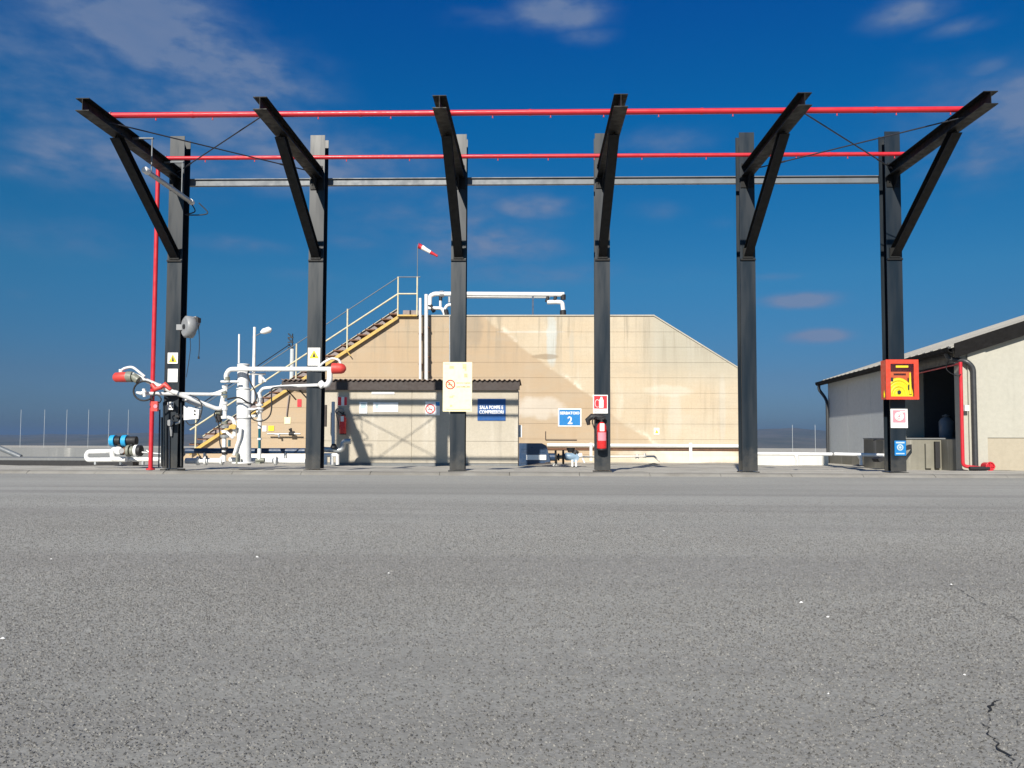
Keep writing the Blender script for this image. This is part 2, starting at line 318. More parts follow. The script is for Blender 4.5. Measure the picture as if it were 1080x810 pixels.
# ---------------------------------------------------------------- mesh builder
class MB:
    def __init__(s): s.v = []; s.f = []; s.sm = []; s.mi = []; s.cur = 0
    def add(s, vs, fs, smooth=False):
        o = len(s.v); s.v += [Vector(x) for x in vs]
        for f in fs: s.f.append([o+i for i in f]); s.sm.append(smooth); s.mi.append(s.cur)
        return s
    def box(s, a, b, tf=None):
        x0, y0, z0 = a; x1, y1, z1 = b
        vs = [(x0,y0,z0),(x1,y0,z0),(x1,y1,z0),(x0,y1,z0),(x0,y0,z1),(x1,y0,z1),(x1,y1,z1),(x0,y1,z1)]
        if tf: vs = [tf(*q) for q in vs]
        return s.add(vs, [(0,3,2,1),(4,5,6,7),(0,1,5,4),(1,2,6,5),(2,3,7,6),(3,0,4,7)])
    def bbox(s, a, b, e=.004):          # box with chamfered edges (outline in x and z)
        x0, y0, z0 = a; x1, y1, z1 = b
        pr = [(x0+e,z0),(x1-e,z0),(x1,z0+e),(x1,z1-e),(x1-e,z1),(x0+e,z1),(x0,z1-e),(x0,z0+e)]
        return s.prism([(q[0], 0, q[1]) for q in pr], (0, y1-y0, 0), (0, y0, 0))
    def prism(s, poly, ext, off=(0,0,0)):
        n = len(poly); e = Vector(ext); o = Vector(off)
        vs = [Vector(q)+o for q in poly] + [Vector(q)+o+e for q in poly]
        fs = [tuple(range(n)), tuple(range(2*n-1, n-1, -1))] + [(i, i+n, (i+1)%n+n, (i+1)%n) for i in range(n)]
        return s.add(vs, fs)
    def tube(s, pts, r, n=10, cap=True, smooth=True):
        pts = [Vector(q) for q in pts]; rs = r if isinstance(r, (list, tuple)) else [r]*len(pts)
        T = []
        for i in range(len(pts)):
            a = pts[max(i-1,0)]; b = pts[min(i+1,len(pts)-1)]; T.append((b-a).normalized())
        u = T[0].orthogonal().normalized(); rings = []
        for i, q in enumerate(pts):
            if i:
                u = (u - T[i]*u.dot(T[i]));
                u = u.normalized() if u.length > 1e-6 else T[i].orthogonal().normalized()
            w = T[i].cross(u); rings.append([q + (u*math.cos(2*math.pi*k/n) + w*math.sin(2*math.pi*k/n))*rs[i] for k in range(n)])
        vs = [x for g in rings for x in g]; fs = []
        for i in range(len(pts)-1):
            for k in range(n): fs.append((i*n+k, i*n+(k+1)%n, (i+1)*n+(k+1)%n, (i+1)*n+k))
        s.add(vs, fs, smooth)
        if cap:
            s.add(rings[0], [tuple(range(n-1,-1,-1))]); s.add(rings[-1], [tuple(range(n))])
        return s
    def disc(s, c, r, axis, th=.002, n=20):
        a = Vector(axis).normalized(); return s.tube([Vector(c), Vector(c)+a*th], r, n, smooth=False)
    def ring(s, c, R0, r, axis=(0,1,0), n=24, m=6, a0=0, a1=2*math.pi, sx=1, sz=1):
        full = abs(a1-a0-2*math.pi) < 1e-6; c = Vector(c); k = n if not full else n+1
        u = Vector((1,0,0)) if abs(axis[0]) < .5 else Vector((0,1,0)); w = Vector((0,0,1)) if abs(axis[2]) < .5 else Vector((0,1,0))
        pts = [c + u*math.cos(a0+(a1-a0)*i/(k-1))*R0*sx + w*math.sin(a0+(a1-a0)*i/(k-1))*R0*sz for i in range(k)]
        return s.tube(pts, r, m, cap=not full)
    def hsec(s, o, u, v, d, ln, b, h, tf=.014, tw=.009):
        """I/H section: u across the flanges, v across the web, extruded along d"""
        o, u, v, d = Vector(o), Vector(u).normalized(), Vector(v).normalized(), Vector(d).normalized()
        B, H = b/2, h/2; w = tw/2
        pr = [(-B,-H),(B,-H),(B,-H+tf),(w,-H+tf),(w,H-tf),(B,H-tf),(B,H),(-B,H),(-B,H-tf),(-w,H-tf),(-w,-H+tf),(-B,-H+tf)]
        n = len(pr); a = [o + u*x + v*y for x, y in pr]; c = [q + d*ln for q in a]
        fs = [(i, (i+1)%n, (i+1)%n+n, i+n) for i in range(n)]
        for k in (0, n):
            fs += [(k, k+1, k+2, k+11), (k+3, k+4, k+9, k+10), (k+8, k+5, k+6, k+7), (k+11, k+2, k+3, k+10), (k+9, k+4, k+5, k+8)]
        return s.add(a+c, fs)
    def build(s, name, mat, parent=None, origin=None):
        vs = s.v
        if parent is not None: off = Vector(parent['_o'])
        elif origin is not None: off = Vector(origin)
        else:
            off = Vector((sum(q.x for q in vs)/len(vs), sum(q.y for q in vs)/len(vs), min(q.z for q in vs)))
        me = bpy.data.meshes.new(name)
        me.from_pydata([q-off for q in vs], [], s.f); me.validate()
        for m_ in (mat if isinstance(mat, (list, tuple)) else [mat]): me.materials.append(M[m_] if isinstance(m_, str) else m_)
        if len(me.polygons) == len(s.sm):
            me.polygons.foreach_set('use_smooth', s.sm); me.polygons.foreach_set('material_index', s.mi)
        import bmesh
        bm = bmesh.new(); bm.from_mesh(me); bmesh.ops.recalc_face_normals(bm, faces=bm.faces); bm.to_mesh(me); bm.free()
        o = bpy.data.objects.new(name, me); C.objects.link(o)
        if parent is not None:
            o.parent = parent; o['_o'] = list(off)      # parents carry no rotation, child origin = thing origin
        else: o.location = off; o['_o'] = list(off)
        return o
def tag(o, label=None, cat=None, group=None, kind=None):
    if label: o['label'] = label
    if cat: o['category'] = cat
    if group: o['group'] = group
    if kind: o['kind'] = kind
    return o
def thing(name, loc, label, cat, group=None):
    o = bpy.data.objects.new(name, None); C.objects.link(o); o.location = loc; o['_o'] = list(loc)
    o.empty_display_size = .2
    return tag(o, label, cat, group)
def sub(parent_obj):       # children of a part share its origin
    return parent_obj
def copy_tree(o, loc, label=None):
    def cp(x, par):
        c = x.copy(); C.objects.link(c)
        if par: c.parent = par
        for ch in list(x.children): cp(ch, c)
        return c
    c = cp(o, None); c.location = loc; c['_o'] = list(loc)
    if label: c['label'] = label
    return c
def text(body, loc, width, mat, parent, th=.002, name='lettering', squash=1.0, bold=.0, height=None):
    cu = bpy.data.curves.new('lettering', 'FONT'); cu.body = body; cu.align_x = 'CENTER'; cu.align_y = 'CENTER'
    cu.extrude = th/2; cu.offset = bold; cu.resolution_u = 2; cu.space_line = .95
    o = bpy.data.objects.new('lettering_source', cu); C.objects.link(o)
    dg = bpy.context.evaluated_depsgraph_get(); me = bpy.data.meshes.new_from_object(o.evaluated_get(dg))
    bpy.data.objects.remove(o)
    xs = [v.co.x for v in me.vertices]; ys = [v.co.y for v in me.vertices]
    k = width/(max(xs)-min(xs)); ky = k*squash if height is None else height/(max(ys)-min(ys))
    cx = (max(xs)+min(xs))/2; cy = (max(ys)+min(ys))/2; off = Vector(loc) - Vector(parent['_o'])
    for v in me.vertices:
        x, y, z = v.co; v.co = Vector(((x-cx)*k, -z, (y-cy)*ky)) + off
    me.materials.clear(); me.materials.append(M[mat])
    ob = bpy.data.objects.new(name, me); C.objects.link(ob); ob.parent = parent; ob['_o'] = list(parent['_o'])
    return ob
def curve(pts, n=6):        # Catmull-Rom through the points
    P = [Vector(q) for q in pts]; P = [P[0]*2-P[1]] + P + [P[-1]*2-P[-2]]; out = []
    for i in range(1, len(P)-2):
        a, b, c, d = P[i-1:i+3]
        for k in range(n):
            t_ = k/n
            out.append(.5*((2*b) + (c-a)*t_ + (2*a-5*b+4*c-d)*t_*t_ + (3*b-3*c+d-a)*t_**3))
    out.append(P[-2]); return out
def bend(pts, rad, n=5):    # polyline with rounded corners
    P = [Vector(q) for q in pts]; out = [P[0]]
    for i in range(1, len(P)-1):
        a, b, c = P[i-1:i+2]; d1 = (a-b); d2 = (c-b); r1 = min(rad, d1.length*.45, d2.length*.45)
        p1 = b + d1.normalized()*r1; p2 = b + d2.normalized()*r1
        for k in range(n+1):
            t_ = k/n; out.append(p1*(1-t_)**2 + b*2*t_*(1-t_) + p2*t_*t_)
    out.append(P[-1]); return out

# ---------------------------------------------------------------- ground
def sheet(name, x0, x1, ys, zs, mat, nx=40):
    b = MB(); vs = []; fs = []
    for j, (y, z) in enumerate(zip(ys, zs)):
        for i in range(nx+1): vs.append((x0+(x1-x0)*i/nx, y, z(x0+(x1-x0)*i/nx, y) if callable(z) else z))
    for j in range(len(ys)-1):
        for i in range(nx): a = j*(nx+1)+i; fs.append((a, a+1, a+nx+2, a+nx+1))
    b.add(vs, fs, True); o = b.build(name, mat, origin=(0,0,0)); o['kind'] = 'structure'; return o
KY = 13.72; AZ = -.055
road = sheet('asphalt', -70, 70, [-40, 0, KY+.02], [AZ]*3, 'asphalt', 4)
road['label'] = 'grey weathered asphalt forecourt in front of the steel frames'
k = MB(); xx = -70
while xx < 70:
    prof = [(KY-.03,AZ-.2),(KY-.02,AZ+.006),(KY+.02,-.022),(KY+.07,-.004),(KY+.12,0),(KY+.22,0),(KY+.22,AZ-.2)]
    dz = random.uniform(-.004, .004); dy = random.uniform(-.006, .006)
    k.prism([(xx+.004, y+dy, z+dz) for y, z in prof], (1.192, 0, 0)); xx += 1.2
ko = k.build('kerb', 'kerb', origin=(0,KY,AZ)); ko['kind'] = 'structure'; ko['label'] = 'low pale concrete kerb between asphalt and yard'
def rough(base):
    return lambda x, y: base + .010*math.sin(x*1.7+y*2.3) + .008*math.sin(x*.63-y*1.1) + .006*math.sin(x*4.1+1.3*y)
yd = MB(); vs = []; fs = []; NX = 260
YS = [KY+.215, 14.2, 14.6, 15.0, 15.4, 16, 16.6, 17.4, 18.2, 19, 20, 21, 22, 24, 26, 30, 40, 55, 78]
for y in YS:
    zb = 0 if y < 15 else -.13*min(1, (y-15)/6) if y < 21 else -.13-.06*min(1, (y-21)/6) - (.03*(y-27)/50 if y > 27 else 0)
    for i in range(NX+1):
        x = -70+140*i/NX; vs.append((x, y, zb - .003 + (rough(0)(x, y) - .01 if y > KY+.3 and y < 40 else 0)))
for j in range(len(YS)-1):
    for i in range(NX): a = j*(NX+1)+i; fs.append((a, a+1, a+NX+2, a+NX+1))
yd.add(vs, fs, True); yo = yd.build('yard_ground', 'yard', origin=(0,0,0)); yo['kind'] = 'structure'; yo['label'] = 'pale dusty concrete yard around the frames and the tank'
# slope down from the plateau and the far plain with hills
land = MB(); vs = []; fs = []
rows = [(-41,-.4),(-300,-12),(-2500,-42)]
def ring_land():
    ys = [78, 130, 300, 800, 1600, 2400, 3200, 4000, 4600, 5200, 5800, 6400, 7200, 8200, 9500, 12000, 16000]
    n = 150; vs = []; fs = []
    for y in ys:
        for i in range(n+1):
            u = -1+2*i/n; x = u*y*1.35 if y > 130 else u*175
            az_ = x/max(y, 1)
            z = -.4 if y <= 78 else (-12 if y == 130 else -40)
            if y == 300: z = -34
            if y > 3000:
                h = max(0, math.sin(math.pi*min(1, (y-3000)/7000)))
                prof = 40 + 62*math.exp(-((az_-.30)/.22)**2) + 22*math.exp(-((az_+.55)/.2)**2) + 7*math.sin(az_*23) + 4*math.sin(az_*61+1) + 2.5*math.sin(az_*140)
                z = -40 + h*max(0, prof) * (1 + .22*math.sin(y*.0031+az_*9))
            vs.append((x, y, z))
    for j in range(len(ys)-1):
        for i in range(n): a = j*(n+1)+i; fs.append((a, a+1, a+n+2, a+n+1))
    return vs, fs
vs, fs = ring_land(); land.add(vs, fs, True)
lo = land.build('hills', 'land', origin=(0,0,0)); lo['kind'] = 'structure'; lo['label'] = 'hazy blue plain and low hills on the horizon'
skirt = MB(); skirt.add([(-16000,-16000,-42),(16000,-16000,-42),(16000,300,-42),(-16000,300,-42)], [(0,1,2,3)])
skirt.add([(-70,-40,AZ-.02),(-70,-40,-42.5),(70,-40,-42.5),(70,-40,AZ-.02),(-70,78,-.4),(-70,78,-42.5),(70,78,-.4),(70,78,-42.5)], [(0,1,2,3),(0,4,5,1),(3,2,7,6)])
so = skirt.build('terrain', 'land', origin=(0,0,0)); so['kind'] = 'structure'
# loose and proud stone chips in the weathered surface, dense in the near field
import numpy as np
rg = np.random.default_rng(3); Ncand = 2100000
cy_ = .9 + 8.1*rg.uniform(0, 1, Ncand)**1.25; cx_ = rg.uniform(-1, 1, Ncand)*(.75*cy_+1.0)
dens = 20000*np.clip(1-(cy_-2.6)/6.2, 0, 1)**1.15*np.clip(.75+.35*np.sin(cx_*1.3+cy_*.9)*np.sin(cy_*2.1-cx_*.7), 0, 1)
pdf = (1/(8.1*1.25))*((cy_-.9)/8.1+1e-6)**(1/1.25-1)/(2*(.75*cy_+1.0))*Ncand
keep = rg.uniform(0, 1, Ncand) < np.clip(dens/pdf, 0, 1); cx_ = cx_[keep]; cy_ = cy_[keep]; n_ = len(cx_)
rad = rg.uniform(.0022, .0050, n_); hh = rad*rg.uniform(.45, 1.1, n_); an = rg.uniform(0, 6.28, n_); asp = rg.uniform(.65, 1.0, n_)
V = np.zeros((n_, 5, 3))
for k_ in range(4):
    a_ = an + k_*math.pi/2 + rg.uniform(-.35, .35, n_); rr_ = rad*rg.uniform(.8, 1.2, n_)
    V[:, k_, 0] = cx_ + np.cos(a_)*rr_; V[:, k_, 1] = cy_ + np.sin(a_)*rr_*asp; V[:, k_, 2] = AZ - .001
V[:, 4, 0] = cx_ + rg.uniform(-.5, .5, n_)*rad; V[:, 4, 1] = cy_ + rg.uniform(-.5, .5, n_)*rad; V[:, 4, 2] = AZ + hh
F = np.zeros((n_, 4, 3), dtype=np.int32); base_ = (np.arange(n_)*5)[:, None]
for k_ in range(4): F[:, k_, :] = np.array([k_, (k_+1) % 4, 4])[None, :] + base_
me = bpy.data.meshes.new('asphalt_chips'); me.vertices.add(n_*5); me.vertices.foreach_set('co', V.ravel())
me.loops.add(n_*12); me.loops.foreach_set('vertex_index', F.ravel()); me.polygons.add(n_*4)
me.polygons.foreach_set('loop_start', np.arange(n_*4, dtype=np.int32)*3); me.polygons.foreach_set('loop_total', np.full(n_*4, 3, dtype=np.int32))
me.update(); print('chips', n_)
m, t, p = new_mat('stone chip'); gi = nd(t, 'ShaderNodeNewGeometry').outputs['Random Per Island']
rp = nd(t, 'ShaderNodeValToRGB'); t.links.new(gi, rp.inputs[0]); e_ = rp.color_ramp.elements
e_[0].position = 0; e_[0].color = (.06,.058,.053,1); e_[1].position = 1; e_[1].color = (.34,.336,.306,1)
x_ = rp.color_ramp.elements.new(.35); x_.color = (.15,.147,.138,1); x_ = rp.color_ramp.elements.new(.85); x_.color = (.26,.256,.242,1)
co = nd(t, 'ShaderNodeNewGeometry').outputs['Position']
t.links.new(mixc(t, near_shade(t, co), rp.outputs[0], (.10, .098, .09)), p.inputs['Base Color']); p.inputs['Roughness'].default_value = .85; me.materials.append(m)
o = bpy.data.objects.new('asphalt_chips', me); C.objects.link(o); o['kind'] = 'stuff'; o['label'] = 'proud stone chips in the weathered asphalt surface'
# cracks in the asphalt and a few pale stones
def gpt(px, py):
    d = ray(px, py); q = Vector((0,0,CAMZ)) + d*((AZ-CAMZ)/d.z); return q
def crack(pts, w, name, label):
    P = [gpt(*q) for q in pts]; fine = []
    for a, b in zip(P, P[1:]):
        for k_ in range(11): fine.append(a.lerp(b, k_/11) + Vector((random.uniform(-1,1), random.uniform(-1,1), 0))*max(w, .003)*2.2)
    fine.append(P[-1]); vs = []; fs = []
    for i, q in enumerate(fine):
        a = fine[max(0,i-1)]; b = fine[min(len(fine)-1,i+1)]; t_ = (b-a).normalized(); n_ = Vector((-t_.y, t_.x, 0))
        ww = w*random.choice((.12, .35, .8, 1.0, 1.7, .5))*(0.3 if i in (0, len(fine)-1) else 1)
        vs += [q+n_*ww/2+Vector((0,0,.003)), q-n_*ww/2+Vector((0,0,.003))]
    for i in range(len(fine)-1): fs.append((2*i, 2*i+1, 2*i+3, 2*i+2))
    b = MB(); b.add(vs, fs); o = b.build(name, 'crack'); o['kind'] = 'structure'; o['label'] = label; return o
crack([(1052,738),(1040,764),(1052,790),(1078,812),(1110,840)], .0042, 'asphalt_crack', 'dark open crack in the asphalt at the near right')
crack([(1003,617),(1030,634),(1080,658),(1120,680)], .0028, 'asphalt_crack', 'thin crack running across the asphalt at the far right edge')
crack([(900,763),(945,752),(1000,741),(1048,742),(1078,768)], .0012, 'asphalt_crack', 'hairline crack joining the open crack')
for px, py, s_ in ((845,636,.009),(873,651,.006),(271,588,.010),(874,732,.004),(3,674,.008),(1017,712,.004),(410,605,.007),(54,590,.007),(700,560,.007),(1003,617,.007)):
    q = gpt(px, py); b = MB(); n=6
    vs = [q+Vector((0,0,s_*.9))]+[q+Vector((math.cos(i*1.047)*s_*random.uniform(.7,1.2), math.sin(i*1.047)*s_*random.uniform(.7,1.2), s_*random.uniform(.1,.4))) for i in range(6)]
    b.add(vs, [(0,1+i,1+(i+1)%6) for i in range(6)]+[(6,5,4,3,2,1)])
    b.build('pebble', 'stone_white', origin=q); o = C.objects[-1]
PL = ['larger pale stone left of two others on the asphalt at the right', 'small pale stone just below the larger one at the right', 'pale stone alone on the asphalt left of centre, below the second column', 'pale stone low on the asphalt right of centre',
 'white stone at the very left edge of the asphalt', 'pale stone on the asphalt above the dark open crack', 'pale stone on the asphalt between the second and third columns', 'tiny pale stone far left on the asphalt', 'pale stone on the asphalt below the fifth column, farthest back', 'pale stone at the upper end of the thin crack']
for i, o in enumerate([o for o in C.objects if o.name.startswith('pebble')]):
    tag(o, PL[i], 'stone', 'loose stones on the asphalt')


# ---------------------------------------------------------------- steel canopy frames
FY = 14.35                        # front face of the column flanges
X1 = at(178.7, 495, FY).x; X6 = at(948, 495, FY).x
COLX = [X1 + (X6-X1)*i/5 for i in range(6)]
CTOP, ARMZ = 6.15, 5.43
def make_frame(x):
    t_ = thing('canopy_frame', (x, 14.5, 0), '', 'steel frame', 'row of six steel canopy frames')
    b = MB(); b.hsec((x,14.485,.02), (1,0,0), (0,1,0), (0,0,1), CTOP-.02, .27, .27, .015, .010); b.build('column', 'steel_dark', t_)
    b = MB(); b.box((x-.16,14.32,-.03),(x+.16,14.65,.008))
    b.build('base_plate', 'steel_dark', t_)
    b = MB(); b.hsec((x,FY-.002,ARMZ), (1,0,0), (0,0,1), (0,-1,0), FY-11.26, .20, .19, .012, .008)
    b.prism([(x-.004,FY-.003,ARMZ-.095),(x-.004,FY-.30,ARMZ-.095),(x-.004,FY-.003,ARMZ-.36)], (.008,0,0))     # haunch
    b.build('arm', 'steel_arm', t_)
    b = MB(); b.box((x-.12,FY-.02,ARMZ-.30),(x+.12,FY-.001,ARMZ-.097)); b.build('end_plate', 'steel_arm', t_)
    b = MB(); b.box((x-.10,FY-.02,ARMZ+.10),(x+.10,FY-.001,ARMZ+.14)); b.build('end_plate', 'steel_arm', t_)
    a = Vector((x,FY-.0,3.93)); e = Vector((x,12.20,ARMZ-.10)); d = (e-a).normalized()
    b = MB(); b.hsec(a, (1,0,0), Vector((1,0,0)).cross(d), d, (e-a).length, .15, .14, .011, .008); b.build('brace', 'steel_arm', t_)
    b = MB(); b.box((x-.136,FY-.028,3.80),(x+.136,FY-.002,3.83)); b.box((x-.09,FY-.03,3.84),(x+.09,FY-.003,4.02)); b.build('brace_bracket', 'steel_arm', t_)
    return t_
fr0 = make_frame(COLX[0])
names = ['leftmost steel frame, beside the tall red pipe, with tube lamp under its arm',
         'second steel frame from the left, with a yellow triangle plate on its column',
         'third steel frame from the left, carrying the large cream notice board',
         'fourth steel frame from the left, with a fire extinguisher hung on it',
         'second steel frame from the right, its dark column bare of any sign',
         'rightmost steel frame, carrying the red hose cabinet']
fr0['label'] = names[0]
for i in range(1, 6): copy_tree(fr0, (COLX[i], 14.5, 0), names[i])
# tie beams between the columns
for i in range(5):
    b = MB(); x0 = COLX[i]+.155; x1 = COLX[i+1]-.155
    if i: x0 = COLX[i]+.02
    x0, x1 = COLX[i]+.012, COLX[i+1]-.012
    b.box((x0,14.69,5.335),(x1,14.70,5.432)); b.box((x0,14.655,5.434),(x1,14.76,5.448)); b.box((x0,14.68,5.322),(x1,14.76,5.333))
    tag(b.build('tie_beam', 'tie_grey'), 'grey tie beam between the tops of %s steel columns' % ['the leftmost two', 'the second and third', 'the middle two', 'the fourth and fifth', 'the rightmost two'][i], 'beam', 'tie beams between the columns')
# red sprinkler pipes lying on the arms
def spr(y, r, lab, xe0, xe1):
    t_ = thing('sprinkler_pipe', (COLX[0], y, ARMZ+.095), lab, 'pipe', 'red pipes along the arms')
    z = ARMZ+.095+r; b = MB(); b.tube([(xe0,y,z),(xe1,y,z)], r, 14); pb = b.build('pipe', 'red', t_)
    for i in range(5):
        for f in (.28, .62, .93) if i in (0, 2, 4) else (.25, .68):
            x = COLX[i]+(COLX[i+1]-COLX[i])*f
            b = MB(); b.tube([(x,y,z-r+.003),(x,y,z-r-.03)], .008, 6); b.tube([(x,y,z-r-.03),(x,y,z-r-.038)], .013, 6); b.build('nozzle', 'red', pb)
        x = (COLX[i]+COLX[i+1])/2
        b = MB(); b.tube([(x-.02,y,z),(x+.02,y,z)], r*1.12, 14); b.build('coupling', 'red', pb)
    for i in range(6):
        b = MB(); b.ring((COLX[i]+.03,y,z), r+.008, .006, axis=(1,0,0), n=14, m=5); 
        b.v = [Vector((q.x,q.y,q.z)) for q in b.v]; b.build('clamp', 'galv', t_)
    return t_
xr_s = at(158.8, 492, 13.87).x
spr(12.0, .044, 'front red pipe lying across the outer ends of the arms', COLX[0]-.05, COLX[5]+.05)
spr(13.87, .036, 'rear red pipe lying across the arms close to the columns', xr_s+.155, COLX[5]+.05)
# red riser
b = MB(); xr = at(158.8, 492, 13.87).x
zt = ARMZ+.095+.036
xr = at(158.8, 492, 14.13).x; tr_ = thing('riser_pipe', (xr,14.13,0), 'tall red vertical pipe beside the leftmost steel column', 'pipe')
b.tube(bend([(xr,14.13,-.01),(xr,14.13,zt),(xr,13.87,zt),(xr_s+.16,13.87,zt)], .07), .038, 12); b.build('pipe', 'red', tr_)
b = MB(); b.tube([(xr,14.13,0),(xr,14.13,.03)], .075, 12); b.build('flange', 'red', tr_)
b = MB(); b.tube([at(167.5,493,14.35),at(168.5,432,14.35)], .014, 8); b.tube([at(171.5,493,14.4),at(172,440,14.4)], .012, 8)
tag(b.build('conduit', 'blue_and_shade'), 'two thin dark blue conduits rising between the red pipe and the leftmost column', 'conduit')
# bracing rods
def rod(i, j, y0, y1, lab):
    b = MB(); b.tube([(COLX[i],y0,ARMZ+.0),(COLX[j],y1,ARMZ-.0)], .011, 6)
    for q, s_ in ((Vector((COLX[i],y0,ARMZ)),1),(Vector((COLX[j],y1,ARMZ)),-1)): pass
    d = (Vector((COLX[j],y1,ARMZ))-Vector((COLX[i],y0,ARMZ))); mid = Vector((COLX[i],y0,ARMZ))+d*.8
    b.tube([mid, mid+d.normalized()*.14], .017, 6)
    tag(b.build('bracing_rod', 'rod'), lab, 'bracing rod', 'thin diagonal rods between the arms')
rod(0,1,11.9,14.3,'thin rod from the tip of the leftmost arm to the second column')
rod(1,0,11.6,14.3,'thin rod from the tip of the second arm to the leftmost column')
rod(5,4,11.95,14.3,'thin rod from the tip of the rightmost arm to the fifth column')
rod(4,5,11.6,14.3,'thin rod from the tip of the fifth arm to the rightmost column')
# tube lamp under the leftmost arm
lx = COLX[0]+.33; lz = 4.88
tl = thing('tube_lamp', (lx,13.3,lz), 'long grey tube lamp hung under the leftmost steel arm', 'lamp')
b = MB(); b.tube([(lx,12.58,lz),(lx,14.2,lz)], .043, 14); b.build('tube', 'galv', tl)
b = MB(); b.tube([(lx,12.48,lz),(lx,12.5,lz),(lx,12.58,lz)], [.04,.056,.056], 16); b.tube([(lx,14.2,lz),(lx,14.28,lz)], .052, 14); b.build('end_cap', 'white', tl)
for y in (12.72, 13.85):
    b = MB(); b.box((lx-.008,y-.008,lz+.04),(lx+.008,y+.008,ARMZ+.05)); b.box((COLX[0]+.0,y-.02,ARMZ+.04),(lx+.02,y+.02,ARMZ+.06)); b.build('hanger', 'tie_grey', tl)
b = MB(); b.tube(curve([(lx,14.25,lz-.02),(lx+.05,14.3,lz-.16),(lx-.12,14.3,lz-.22),(lx+.28,14.3,lz-.20),(lx+.12,14.3,lz-.0)], 6), .011, 6); b.build('cable', 'black', tl)

# ---------------------------------------------------------------- signs and fittings on the columns
SY = FY-.016
def plate(name, x0, y0, x1, y1, mat, parent, Y=None, th=.004, y_off=0):
    Y = SY if Y is None else Y
    a = at(x0, y1, Y); c = at(x1, y0, Y); b = MB(); b.bbox((a.x, Y-th-y_off, a.z), (c.x, Y-y_off, c.z), .003); return b.build(name, mat, parent)
def pt(px, py, Y): return at(px, py, Y)
def poly(pts, Y, th): return MB().prism([tuple(pt(x, y, Y)) if True else 0 for x, y in pts], (0, -th, 0))
def warning_sign(x0, y0, x1, y1, lab, Y=SY, txt=True):
    q = pt((x0+x1)/2, y1, Y); t_ = thing('warning_sign', q, lab, 'sign')
    pp = plate('panel', x0, y0, x1, y1, 'white_sign', t_, Y)
    cx = (x0+x1)/2; w = (x1-x0)*.40; h = (y1-y0)
    ty = y0+h*.12; tb = y0+h*(.60 if h > (x1-x0)*1.2 else .88)
    b = poly([(cx-w,tb),(cx+w,tb),(cx,ty)], Y-.005, .001); b.build('triangle', 'signyellow', pp)
    b = poly([(cx-w*.32,tb-h*.07),(cx+w*.32,tb-h*.07),(cx+w*.05,ty+h*.16),(cx-w*.05,ty+h*.16)], Y-.0065, .001); b.build('symbol', 'print', pp)
    if h > (x1-x0)*1.2:
        for k_ in (.70, .79): plate('text_line', cx-w*.8, y0+h*k_, cx+w*.8, y0+h*(k_+.03), 'grey', pp, Y-.005, .001)
    return t_
warning_sign(176.8, 372, 187.8, 383.5, 'square white plate with a yellow warning triangle on the leftmost column')
t_ = thing('blank_sign', pt(182.4,403,SY), 'plain white plate under the yellow triangle plate on the leftmost column', 'sign'); plate('panel', 176.8, 389, 187.6, 403, 'white_sign', t_)
warning_sign(324.6, 366.8, 337.8, 385.5, 'white plate with yellow warning triangle on the second column from the left')
# big cream board on column 3
t_ = thing('notice_board', pt(482,434,FY-.05), 'large weathered cream notice board fixed to the third column', 'notice board')
BY = FY-.05
plate('panel', 467, 382, 498, 434, 'cream', t_, BY, .012)
b = MB(); a = pt(470,390,BY)
for yy in (388, 428):
    q0 = pt(470,yy,BY); q1 = pt(495,yy,BY); b.box((q0.x,BY+.001,q0.z-.02),(q1.x,BY+.035,q0.z+.02))
b.build('rail', 'steel_arm', t_)
c0 = pt(475, 405.5, BY-.014); b = MB(); b.ring((c0.x,BY-.014,c0.z), .078, .010, n=28, m=6)
d_ = .055; b.tube([(c0.x-d_,BY-.014,c0.z+d_),(c0.x+d_,BY-.014,c0.z-d_)], .008, 6); b.build('prohibition_ring', 'signred', t_)
b = MB(); b.box((c0.x-.045,BY-.0145,c0.z-.012),(c0.x+.035,BY-.0125,c0.z+.004)); b.box((c0.x-.02,BY-.0145,c0.z+.008),(c0.x+.0,BY-.0125,c0.z+.04)); b.build('pictogram', 'printbrown', t_)
q = pt(488.5,404,BY-.013); text('VIETATO FUMARE', (q.x,q.y,q.z), .25, 'printbrown', t_, bold=.02)
q = pt(488.5,408,BY-.013); text('USARE FIAMME LIBERE', (q.x,q.y,q.z), .25, 'printbrown', t_, bold=.02, squash=1.3)
for (x0,y0,x1,y1) in ((474,386,479,389),(488,384,492,389),(490,389,492,391),(489.5,394,493,398),(474,418,478,419.5),(477,417,479.5,418),(474.5,427,477,429),(471,431.5,496,432.3),(469,383.5,474,384.2)):
    plate('faded_mark', x0, y0, x1, y1, M['cream'] if 0 else 'mark', t_, BY-.0125, .001) if 'mark' in M else None
t_4 = thing('extinguisher_sign', pt(633,436,SY), 'red and white extinguisher sign with text strip on the fourth column', 'sign')
plate('panel', 625.5, 416.5, 641, 436, 'white_sign', t_4)
plate('red_field', 626.5, 417.5, 640.2, 431, 'signred', t_4, SY-.0045, .001)
b = poly([(631.8,430),(636.5,430),(636.5,422),(635.4,420),(635.2,418.5),(633.4,418.5),(633.2,420),(631.8,422)], SY-.006, .001); b.build('bottle_symbol', 'white_sign', t_4)
c0 = pt(630.0,425.5,SY-.006); b = MB(); b.ring(c0, .040, .006, n=14, m=4, a0=.8, a1=5.2, sz=1.7); b.build('hose_symbol', 'white_sign', t_4)
q = pt(633.2,433.5,SY-.005); text('ESTINTORE', (q.x,q.y,q.z), .19, 'print', t_4, bold=.01)

